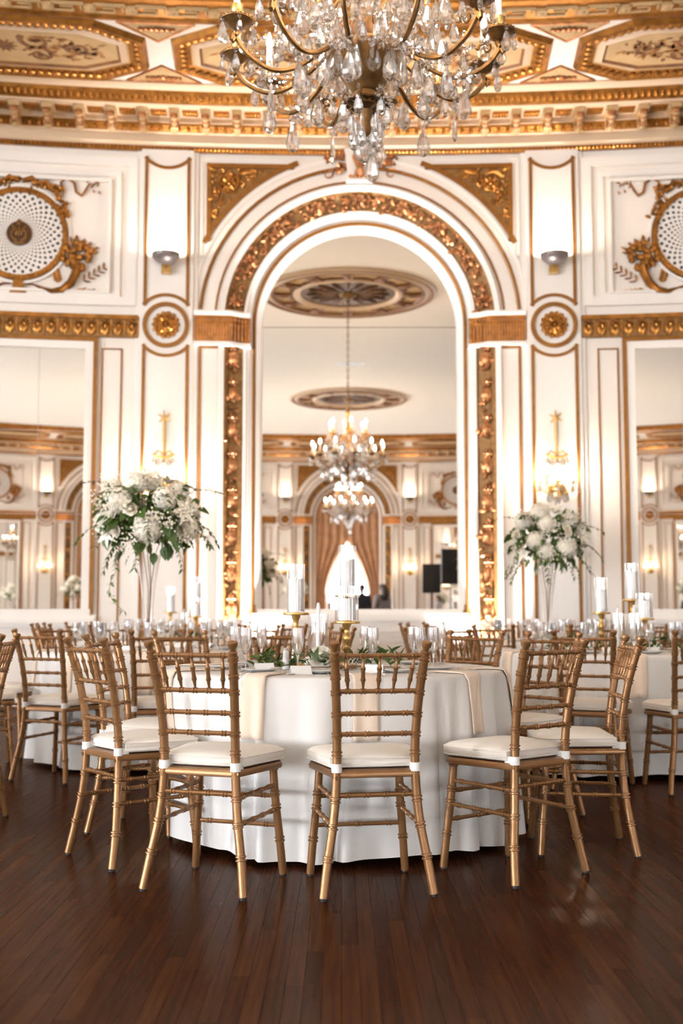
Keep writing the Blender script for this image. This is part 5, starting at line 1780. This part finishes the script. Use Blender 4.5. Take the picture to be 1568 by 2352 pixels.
def pillar(x, y, z, r, h, label, group):
    root = empty("pillar_candle", (x, y, z)); tag(root, label, "candle", group)
    mb = MB(); mb.lathe([(r * .98, 0), (r, .004), (r, h - .006), (r * .92, h), (r * .55, h - .004), (.001, h - .008)], 28)
    for v in range(len(mb.v)):
        p = mb.v[v]
        if p[2] > h - .01: mb.v[v] = (p[0], p[1], p[2] + .006 * sin(2 * atan2(p[1], p[0]) + 1))
    mb.build("wax", WAX, root)
    mb = MB(); mb.tube([(0, 0, h - .01), (.001, 0, h + .008)], .001, 5); mb.build("wick", BLACK, root)
def candle_set(x, y, ph, gr, gh, cr, chh, who, tbl):
    pedestal(x, y, ph, "gold candle pedestal, " + who, "gold candle pedestals")
    z = CTOP + ph + .0005
    hurricane(x, y, z, gr, gh, "clear glass cylinder on a gold pedestal, " + who, "candle cylinders")
    pillar(x, y, z + .0045, cr, chh, "white pillar candle inside a glass cylinder, " + who, "pillar candles")
def taper_set(x, y, gh, th, who):
    hurricane(x, y, CTOP, .048, gh, "tall clear glass cylinder around a taper, " + who, "taper cylinders")
    root = empty("taper_candle", (x, y, CTOP + .0045)); tag(root, "slim white taper candle in a glass cylinder, " + who, "candle", "taper candles")
    mb = MB(); mb.lathe([(.022, 0), (.022, .01), (.012, .014), (.0125, .03)], 12); mb.build("holder", BRASS, root)
    mb = MB(); mb.lathe([(.0115, .02), (.009, th - .02), (.006, th - .004), (.001, th)], 12); mb.build("wax", WAX, root)
    mb = MB(); mb.tube([(0, 0, th - .002), (.001, 0, th + .012)], .0009, 5); mb.build("wick", BLACK, root)
def px_x(px, d): return (px - 784) / FPX * d
candle_set(px_x(680, 5.5), 5.5, .262, .043, .232, .037, .155, "leftmost on the middle table", T1)
candle_set(px_x(796, 5.40), 5.40, .222, .056, .165, .043, .105, "shortest on the middle table", T1)
candle_set(px_x(797, 5.78), 5.78, .350, .045, .250, .039, .175, "tallest on the middle table", T1)
taper_set(px_x(731, 5.36), 5.36, .255, .305, "between the pedestals of the middle table")
candle_set(px_x(1378, 7.75), 7.75, .262, .043, .232, .039, .150, "leftmost on the right candle table", T3)
candle_set(px_x(1477, 7.65), 7.65, .222, .056, .165, .045, .115, "right of the tapers on the right candle table", T3)
candle_set(px_x(1449, 7.95), 7.95, .350, .045, .250, .041, .190, "tallest on the right candle table", T3)
taper_set(px_x(1416, 7.55), 7.55, .255, .285, "left one on the right candle table")
taper_set(px_x(1453, 7.40), 7.40, .255, .305, "right one on the right candle table")
candle_set(px_x(393, 10.6), 10.6, .262, .043, .232, .039, .150, "left on the back left candle table", T4)
candle_set(px_x(450, 10.6), 10.6, .222, .056, .165, .045, .115, "right on the back left candle table", T4)
candle_set(px_x(452, 11.0), 11.0, .350, .045, .250, .041, .190, "tallest on the back left candle table", T4)
taper_set(px_x(424, 10.7), 10.7, .255, .285, "on the back left candle table")

# salt and pepper
def shaker(px, py, label, m, h=.085):
    p = on_plane(px, py, TZ)
    root = empty("shaker", (p.x, p.y, CTOP)); tag(root, label, "shaker", "salt and pepper on the middle table")
    mb = MB(); mb.lathe([(.018, 0), (.019, .004), (.013, h * .82), (.012, h * .84)], 16); mb.build("body", m, root)
    mb = MB(); mb.lathe([(.0125, h * .84), (.012, h * .92), (.008, h * .98), (.001, h)], 14); mb.build("cap", STEEL, root)
shaker(656, 1537, "white salt shaker with steel cap on the middle table", PORC, .10)
shaker(676, 1528, "steel pepper shaker beside the salt on the middle table", STEEL, .088)

# clear table sign with white script
p = on_plane(792, 1540, TZ)
root = empty("table_sign", (p.x, p.y, CTOP), -.02); tag(root, "clear acrylic table sign with white script behind the front centre chair", "table sign")
mb = MB(); mb.box(-.075, .075, -.0015, .0015, 0, .075); mb.build("sheet", ACRYL, root, smooth=False)
mb = MB(); mb.box(-.04, .04, -.012, .012, 0, .006); mb.build("foot", ACRYL, root, smooth=False)
S = 1.0
strokes = [[(-.040, .018), (-.044, .030), (-.036, .055), (-.030, .062), (-.034, .045), (-.040, .024), (-.034, .018), (-.026, .024)],
           [(.014, .054), (.004, .060), (-.004, .052), (.002, .044), (-.006, .038), (-.008, .026), (.004, .020), (.014, .028)],
           [(.034, .046), (.024, .050), (.016, .036), (.022, .026), (.030, .032), (.036, .048), (.035, .034), (.040, .028), (.052, .040), (.060, .056)],
           [(.006, .012), (-.002, .002), (-.008, .008), (.004, .018)]]
for st in strokes:
    mb = MB(); mb.tube(catmull([(x, -.0022, z) for x, z in st], 5), .0011, 5); mb.build("lettering", CARD, root)
# ------------------------------------------------------------------ flowers
def leaf_mesh(name, L, w, m, curl=.2, n=5):
    mb = MB(); mb.leaf((0, 0, 0), (0, 1, 0), (0, 0, 1), L, w, curl, n); return mb.mesh(name, m, angle=180)
LEAF_A = leaf_mesh("leaf", .075, .030, LEAFG)
LEAF_B = leaf_mesh("leaf", .055, .018, LEAFG, .1)
LEAF_C = leaf_mesh("leaf", .11, .075, LEAFG, .25, 6)
LEAF_D = leaf_mesh("leaf", .07, .035, LEAFL, .3)
def hydrangea_mesh(r, seed, m):
    rr = random.Random(seed); mb = MB()
    mb.blob((0, 0, 0), r * .80, 10, 8)
    N = 70
    for i in range(N):
        z = 1 - 1.55 * (i + .5) / N
        a = i * 2.39996
        q = sqrt(max(0, 1 - z * z))
        d = Vector((q * cos(a), q * sin(a), z))
        c = d * (r * rr.uniform(.88, 1.0))
        t1 = d.orthogonal().normalized(); t2 = d.cross(t1)
        rot = rr.random() * 6.28
        for k in range(4):
            b = rot + k * pi / 2
            e = t1 * cos(b) + t2 * sin(b)
            f = t2 * cos(b) - t1 * sin(b)
            s_ = r * .20
            mb._add([c, c + e * s_ * .6 + f * s_ * .45 + d * s_ * .2, c + e * s_ * 1.05 + d * s_ * .05, c + e * s_ * .6 - f * s_ * .45 + d * s_ * .2], [(0, 1, 2, 3)])
    return mb.mesh("hydrangea", m, angle=60)
def rose_mesh(r, seed, m):
    rr = random.Random(seed); mb = MB()
    mb.blob((0, 0, .2 * r), (.35 * r, .35 * r, .55 * r), 8, 6)
    for layer, (n, rad, tilt, h) in enumerate(((4, .42, .15, .95), (5, .62, .45, .85), (6, .85, .8, .6), (7, 1.0, 1.15, .3))):
        for k in range(n):
            a = 2 * pi * k / n + layer * .5 + rr.uniform(-.1, .1)
            cs, sn = cos(a), sin(a)
            rows_ = []
            for j in range(4):
                t = j / 3
                rad_t = r * (.25 + (rad - .25) * sin(t * pi / 2) + .12 * t * t * tilt)
                z = r * (-.3 + (h + .3) * t - .35 * tilt * t * t * .6)
                w = r * rad * .62 * sin(pi * min(.92, .25 + .62 * t))
                rows_.append([(cs * rad_t - sn * w * u - cs * abs(u) * w * .25, sn * rad_t + cs * w * u - sn * abs(u) * w * .25, z - abs(u) * .1 * r * t) for u in (-1, -.5, 0, .5, 1)])
            mb.grid(rows_)
    return mb.mesh("rose", m, angle=180)
def lily_mesh(L, m):
    mb = MB()
    for k in range(6):
        a = k * pi / 3
        d = Vector((cos(a) * .75, sin(a) * .75, .75)); mb.leaf((0, 0, 0), d, Vector((-cos(a), -sin(a), 1)), L, L * .36, .35, 6)
    for k in range(5):
        a = k * 1.26; mb.tube([(0, 0, 0), (.02 * cos(a), .02 * sin(a), L * .5)], .0015, 4)
    return mb.mesh("lily", m, angle=180)
HYD = [hydrangea_mesh(.095, 1, PETAL), hydrangea_mesh(.085, 2, PETAL)]
ROSE = [rose_mesh(.045, 1, PETAL), rose_mesh(.042, 2, PETALB)]
LILY = lily_mesh(.11, PETAL)
def orient(d, spin=0.0):
    return (Vector(d).to_track_quat('Z', 'Y').to_matrix() @ Matrix.Rotation(spin, 3, 'Z')).to_euler()
def orient_y(d, spin=0.0):
    return (Vector(d).to_track_quat('Y', 'Z').to_matrix() @ Matrix.Rotation(spin, 3, 'Y')).to_euler()
def arrangement(x, y, label, short, seed, R=.36, trail=True, big=None, lite=False):
    """tall clear trumpet vase (a thing) and the flowers standing in it (another)"""
    rr = random.Random(seed)
    vh = .67
    vs_ = empty("trumpet_vase", (x, y, CTOP)); tag(vs_, "tall clear glass trumpet vase under the " + short, "vase", "trumpet vases")
    mb = MB(); mb.lathe([(.001, .003), (.058, .002), (.060, .008), (.03, .018), (.026, .03), (.034, .20), (.050, .42), (.076, .61), (.088, vh), (.085, vh), (.073, .61), (.047, .42), (.031, .20), (.02, .04), (.001, .035)], 28, cap=False)
    mb.build("glass_body", GLASSC, vs_, angle=60)
    root = empty("flower_arrangement", (x, y, CTOP + vh)); tag(root, label, "flowers", "tall flower arrangements")
    mb = MB()
    for k in range(4):
        a = rr.random() * 6.28; q = rr.random() * .012
        mb.tube([(q * cos(a), q * sin(a), -.56), (.02 * cos(a + 1), .02 * sin(a + 1), -.25), (.05 * cos(a), .05 * sin(a), .02), (.10 * cos(a), .10 * sin(a), .16)], .0028, 5)
    mb.build("stems", STEMB, root)
    C = Vector((0, 0, .27)); E = Vector((R, R, R * .86))
    # dark leafy heart
    mb = MB()
    for i in range(380 if not lite else 120):
        z = rr.uniform(-.8, .8); a = rr.random() * 6.28; q = sqrt(1 - z * z); t = rr.uniform(.35, .92)
        d = Vector((q * cos(a), q * sin(a), z))
        c = C + Vector((d.x * E.x, d.y * E.y, d.z * E.z)) * t
        dd = (d + Vector((rr.uniform(-.7, .7), rr.uniform(-.7, .7), rr.uniform(-.9, .3)))).normalized()
        mb.leaf(c, dd, d, rr.uniform(.06, .12), rr.uniform(.025, .055), rr.uniform(.05, .4))
    mb.build("foliage", LEAFG, root, angle=180)["kind"] = "stuff"
    def on(d, t=1.0):
        d = Vector(d).normalized(); return C + Vector((d.x * E.x, d.y * E.y, d.z * E.z)) * t, d
    heads = big or [((-.55, -.75, .35), 0), ((.12, -.95, -.40), 0), ((.45, -.75, .38), 1), ((-.85, -.2, -.15), 1), ((.9, -.3, -.35), 1), ((-.2, -.5, .85), 1), ((.6, .3, .7), 1), ((-.5, .7, .4), 0), ((.3, .9, .0), 0), ((.85, .5, .1), 1), ((-.8, .6, -.2), 1), ((.0, .2, 1.0), 1)]
    for d, k in heads:
        c, dn = on(d, .86); inst("hydrangea", HYD[k], root, c, orient(dn, rr.random() * 6), rr.uniform(.92, 1.1))
    for i in range(16 if not lite else 6):
        z = rr.uniform(-.5, .9); a = rr.random() * 6.28 if i > 9 else -pi / 2 + rr.uniform(-1.3, 1.3); q = sqrt(1 - z * z)
        c, dn = on((q * cos(a), q * sin(a), z), .95); inst("rose", ROSE[i % 2], root, c, orient(dn + Vector((0, -.2, .1)), rr.random() * 6), rr.uniform(.8, 1.1))
    for d in ((.72, -.62, .05), (.1, -.55, 1.0), (-.15, -.5, .95), (-.75, -.55, -.45), (.3, .5, .9)):
        c, dn = on(d, .95); inst("lily", LILY, root, c, orient(dn + Vector((0, -.3, .1)), rr.random() * 6))
    for i in range(60 if not lite else 20):
        z = rr.uniform(-.95, .75); a = rr.random() * 6.28 if i % 3 == 0 else -pi / 2 + rr.uniform(-1.6, 1.6); q = sqrt(max(0, 1 - z * z))
        c, dn = on((q * cos(a), q * sin(a), z), rr.uniform(.8, .98))
        dd = dn + Vector((rr.uniform(-.6, .6), rr.uniform(-.4, .4), -.5 - .3 * rr.random()))
        inst("leaf", rr.choice((LEAF_A, LEAF_C, LEAF_C, LEAF_D)), root, c, orient_y(dd, rr.uniform(-.8, .8)), rr.uniform(.8, 1.25))
    # baby's breath
    mb = MB()
    for cl in range(16 if not lite else 5):
        z = rr.uniform(-.6, .8); a = -pi / 2 + rr.uniform(-2.0, 2.0); q = sqrt(1 - z * z)
        c, dn = on((q * cos(a), q * sin(a), z), 1.0)
        for i in range(38):
            p = c + Vector((rr.gauss(0, .035), rr.gauss(0, .03), rr.gauss(0, .035))) + dn * rr.uniform(0, .06)
            mb.blob(p, rr.uniform(.005, .009), 5, 3)
    if not lite: mb.build("baby_breath", PETAL, root)["kind"] = "stuff"
    # sprays of small leaves reaching outwards and down
    mbs = MB()
    n_sp = 15 if not lite else 5
    for k in range(n_sp):
        a = -pi / 2 + (k - n_sp / 2) / n_sp * 5.2 + rr.uniform(-.15, .15)
        z = rr.uniform(-.75, -.1) if k % 3 else rr.uniform(.2, .7)
        q = sqrt(1 - z * z)
        c, dn = on((q * cos(a), q * sin(a), z), .85)
        pts = [c]
        d = (dn + Vector((0, 0, .1))).normalized()
        for i in range(7):
            d = (d + Vector((rr.uniform(-.1, .1), rr.uniform(-.1, .1), -.16))).normalized(); pts.append(pts[-1] + d * .036)
        mbs.tube(pts, [.0022] * len(pts), 4)
        for i in range(1, len(pts)):
            for sg in (-1, 1):
                if lite and i % 2: continue
                dd = (pts[i] - pts[i - 1]).normalized()
                sd = dd.cross(Vector((0, 0, 1))) * sg
                inst("leaf", LEAF_B, root, pts[i], orient_y(dd * .6 + sd + Vector((0, 0, rr.uniform(-.5, .4))), rr.uniform(-.5, .5)), rr.uniform(.7, 1.1))
    mbs.build("sprays", STEMB, root)["kind"] = "stuff"
    if trail:
        pts = [Vector((-.20, -.15, .02)), Vector((-.215, -.17, -.07)), Vector((-.20, -.18, -.13)), Vector((-.235, -.18, -.20)), Vector((-.24, -.18, -.27)), Vector((-.215, -.18, -.33)), Vector((-.17, -.18, -.375)), Vector((-.14, -.18, -.40))]
        pts = catmull(pts, 4)
        vn = MB(); vn.tube(pts, .002, 5); vn = vn.build("ivy_vine", LEAFL, root)
        for i in range(6, len(pts), 1):
            if i % 3 == 2: continue
            inst("ivy_leaf", LEAF_D, vn, pts[i], orient_y((rr.uniform(-1, 1), rr.uniform(-.5, .1), rr.uniform(-1, .3)), rr.uniform(-1, 1)), rr.uniform(.4, .7))
    return root
a1 = arrangement(T2[0] - .06, T2[1], "large white hydrangea and lily arrangement on the left, trailing an ivy vine", "left flowers with the ivy vine", 5)
a2 = arrangement(T5[0] + .0, T5[1], "white hydrangea arrangement on the right below the right sconce", "right flowers", 9, trail=False,
                 big=[((-.15, -.85, .45), 0), ((.42, -.85, -.35), 0), ((-.45, -.8, -.1), 1), ((-.75, -.3, .55), 1), ((-.3, -.4, .9), 0), ((.55, -.5, .6), 1), ((.8, -.2, .2), 1), ((-.2, -.9, -.5), 1), ((.0, .6, .7), 0), ((-.8, .5, .0), 0), ((.7, .7, .0), 0)])

# ------------------------------------------------------------------ greenery and rose on the candle tables
def garland(T, label, x0, x1, n, seed, yw=.10, z1=.075):
    rr = random.Random(seed)
    root = empty("greenery_garland", (T[0], T[1], CTOP)); tag(root, label, "greenery", "leaf garlands on the candle tables")
    mb = MB()
    pts = [Vector((x0 + (x1 - x0) * i / 12, .05 * sin(i * .9), .012)) for i in range(13)]
    mb.tube(pts, .003, 5); mb.build("stem", STEMB, root)
    for i in range(n):
        t = rr.random()
        x = x0 + (x1 - x0) * t
        c = Vector((x, rr.gauss(0, yw), rr.uniform(.008, z1)))
        d = Vector((rr.uniform(-1, 1), rr.uniform(-1, 1), rr.uniform(.15, .95)))
        inst("leaf", rr.choice((LEAF_A, LEAF_A, LEAF_B, LEAF_D if rr.random() < .3 else LEAF_A)), root, c, orient_y(d, rr.uniform(-.6, .6)), rr.uniform(.7, 1.15))
    return root
garland((T1[0], 5.32), "green leaf garland around the candles on the middle table", -.36, .30, 150, 3)
garland((T3[0], T3[1] - .15), "green leaf garland around the candles on the right candle table", -.45, .45, 120, 4)
garland((T4[0], T4[1] - .1), "green leaf garland on the back left candle table", -.4, .4, 60, 6)
RB = rose_mesh(.055, 8, PETAL)
p = on_plane(737, 1538, TZ)
root = empty("garden_rose", (p.x, p.y, CTOP + .055)); tag(root, "large open white rose lying in the greenery of the middle table", "rose")
inst("bloom", RB, root, (0, 0, 0), orient((-.1, -1, .55)), 1.0)
mb = MB(); mb.tube([(0, .01, -.01), (.03, .05, -.04), (.10, .08, -.05)], .003, 5); mb.build("stem", LEAFG, root)
p = on_plane(697, 1530, TZ)
mb = MB(); mb.lathe([(.001, .003), (.024, .003), (.026, .006), (.028, .045), (.0265, .045), (.0245, .008), (.001, .007)], 18, cap=False)
tag(inst("votive_glass", mb.mesh("votive_glass", GLASS), None, (p.x, p.y, CTOP)), "small clear votive glass left of the white rose", "glass")

# ------------------------------------------------------------------ things that show only in the mirrors
def speaker(x, y, ztop, rz, label, w=.42, h=.66, d=.38):
    root = empty("loudspeaker", (x, y, ztop - h), rz); tag(root, label, "loudspeaker", "black loudspeakers on stands")
    mb = MB(); mb.prism([(-w / 2, -d / 2), (w / 2, -d / 2), (w / 2 * .8, d / 2), (-w / 2 * .8, d / 2)], 0, h, 'z'); mb.build("cabinet", BLACK, root, smooth=False)
    mb = MB(); mb.box(-w / 2 + .02, w / 2 - .02, -d / 2 - .012, -d / 2, .03, h - .03); mb.build("grille", BLACKM, root, smooth=False)
    st = empty("speaker_stand", (x, y, 0), rz); tag(st, "tripod stand of the " + label.split(" reflected")[0], "stand", "speaker stands")
    mb = MB(); mb.tube([(0, 0, .25), (0, 0, ztop - h)], .018, 8); mb.build("pole", BLACKM, st)
    for k in range(3):
        a = k * 2.094 + .4
        mb = MB(); mb.tube([(0, 0, .75), (.45 * cos(a), .45 * sin(a), .01)], .012, 6); mb.build("leg", BLACKM, st)
zr = lambda py, D: CAM_H + D * elev(py)
MY = WALL_Y + .24
def vpos(px, py, D):
    """point seen in the arched mirror at (px,py), D metres along the ray"""
    v = at_depth(px, py, D); return v.x, 2 * MY - D, v.z
x, y, z = vpos(991, 1296, 26.2); speaker(x, y, z, pi + .1, "left black loudspeaker reflected in the arched mirror")
x, y, z = vpos(1034, 1262, 24.8); speaker(x, y, z, pi - .1, "right, higher black loudspeaker reflected in the arched mirror", .46, .76)
def person(x, y, h, rz, label, cloth, broad, hairlong, skirt=False):
    root = empty("person", (x, y, 0), rz); tag(root, label, "person", "guests seen in the mirror")
    k = h / 1.72
    me = bpy.data.meshes.new("body")
    V = [(0, 0, .95), (0, .01, 1.15), (0, .01, 1.32), (0, .0, 1.45), (0, .01, 1.52),
         (.19, 0, 1.40), (.24, .02, 1.12), (.20, .16, .98), (.17, .22, .96),
         (-.19, 0, 1.40), (-.24, .02, 1.12), (-.20, .16, .98), (-.17, .22, .96),
         (.10, 0, .88), (.11, .01, .48), (.11, 0, .08), (.11, .12, .035),
         (-.10, 0, .88), (-.11, .01, .48), (-.11, 0, .08), (-.11, .12, .035)]
    Eg = [(0, 1), (1, 2), (2, 3), (3, 4), (2, 5), (5, 6), (6, 7), (7, 8), (2, 9), (9, 10), (10, 11), (11, 12), (0, 13), (13, 14), (14, 15), (15, 16), (0, 17), (17, 18), (18, 19), (19, 20)]
    me.from_pydata([(a * k, b * k, c * k) for a, b, c in V], Eg, [])
    me.materials.append(cloth)
    o = bpy.data.objects.new("body", me); link(o, root)
    o.modifiers.new("skin", 'SKIN')
    R_ = [.16, .15, .17, .075, .055, .075, .055, .042, .035, .075, .055, .042, .035, .10, .075, .05, .04, .10, .075, .05, .04]
    for i, sv in enumerate(me.skin_vertices[0].data):
        r = R_[i] * k * (broad if i in (0, 1, 2, 5, 9) else 1); sv.radius = (r, r * (.75 if i < 3 else 1))
        sv.use_root = (i == 0)
    o.modifiers.new("sub", 'SUBSURF').levels = 2
    o.modifiers["sub"].render_levels = 2
    mb = MB(); mb.lathe([(.001, 0), (.035, .005), (.06, .03), (.073, .08), (.078, .13), (.07, .18), (.045, .215), (.001, .228)], 16, (0, .015 * k, 1.50 * k), cap=False, sy=1.12)
    mb.blob((0, .10, 1.59 * k), (.012, .018, .02), 6, 4)
    for sg in (-1, 1): mb.blob((sg * .078, .01, 1.60 * k), (.010, .018, .028), 6, 4)
    mb.tube([(-.022, .092, 1.545 * k), (0, .098, 1.543 * k), (.022, .092, 1.545 * k)], .004, 5)
    hd = mb.build("head", SKIN, root)
    mb = MB()
    for sg in (-1, 1): mb.blob((sg * .028, .089, 1.615 * k), (.011, .006, .006), 6, 4)
    mb.build("eyes", HAIR, hd)
    mb = MB(); mb.lathe([(.084, .09), (.086, .14), (.078, .19), (.05, .228), (.001, .242)], 16, (0, .0, 1.50 * k), cap=False, sy=1.14)
    if hairlong: mb.tube([(0, -.05, 1.68 * k), (0, -.10, 1.58 * k), (0, -.12, 1.44 * k), (0, -.12, 1.32 * k)], [.07, .10, .11, .06], 10)
    mb.build("hair", HAIR, hd)
    if skirt:
        mb = MB(); mb.lathe([(.17, 1.0), (.24, .8), (.30, .5), (.34, .25)], 18, cap=False); mb.build("skirt", cloth, root)
xm, ym, zm = vpos(831, 1346, 30.0); person(xm, ym, 1.72, 2.8, "person in a dark suit seen from behind, reflected at the foot of the arched mirror", SUIT, 1.0, False)
xm, ym, zm = vpos(878, 1342, 29.0); person(xm, ym, 1.70, 2.5, "person in a grey dress with dark hair, reflected beside the dark suit", GREYC, 1.15, True, True)
T7, T8 = (-1.35, -8.6), (3.6, -7.6)
for T, nm, sd in ((T7, "vase table behind the camera, reflected left of the window", 7), (T8, "vase table behind the camera, reflected right of the speakers", 8)):
    table_mesh_things(T, "round table under its cloth, " + nm, "ivory cloth on the " + nm, sd)
arrangement(T7[0], T7[1], "small-looking reflected flower arrangement left of the curtained window", "reflected flowers left of the window", 15, trail=False, lite=True)
arrangement(T8[0], T8[1], "reflected flower arrangement beyond the loudspeakers", "reflected flowers beyond the loudspeakers", 16, trail=False, lite=True)
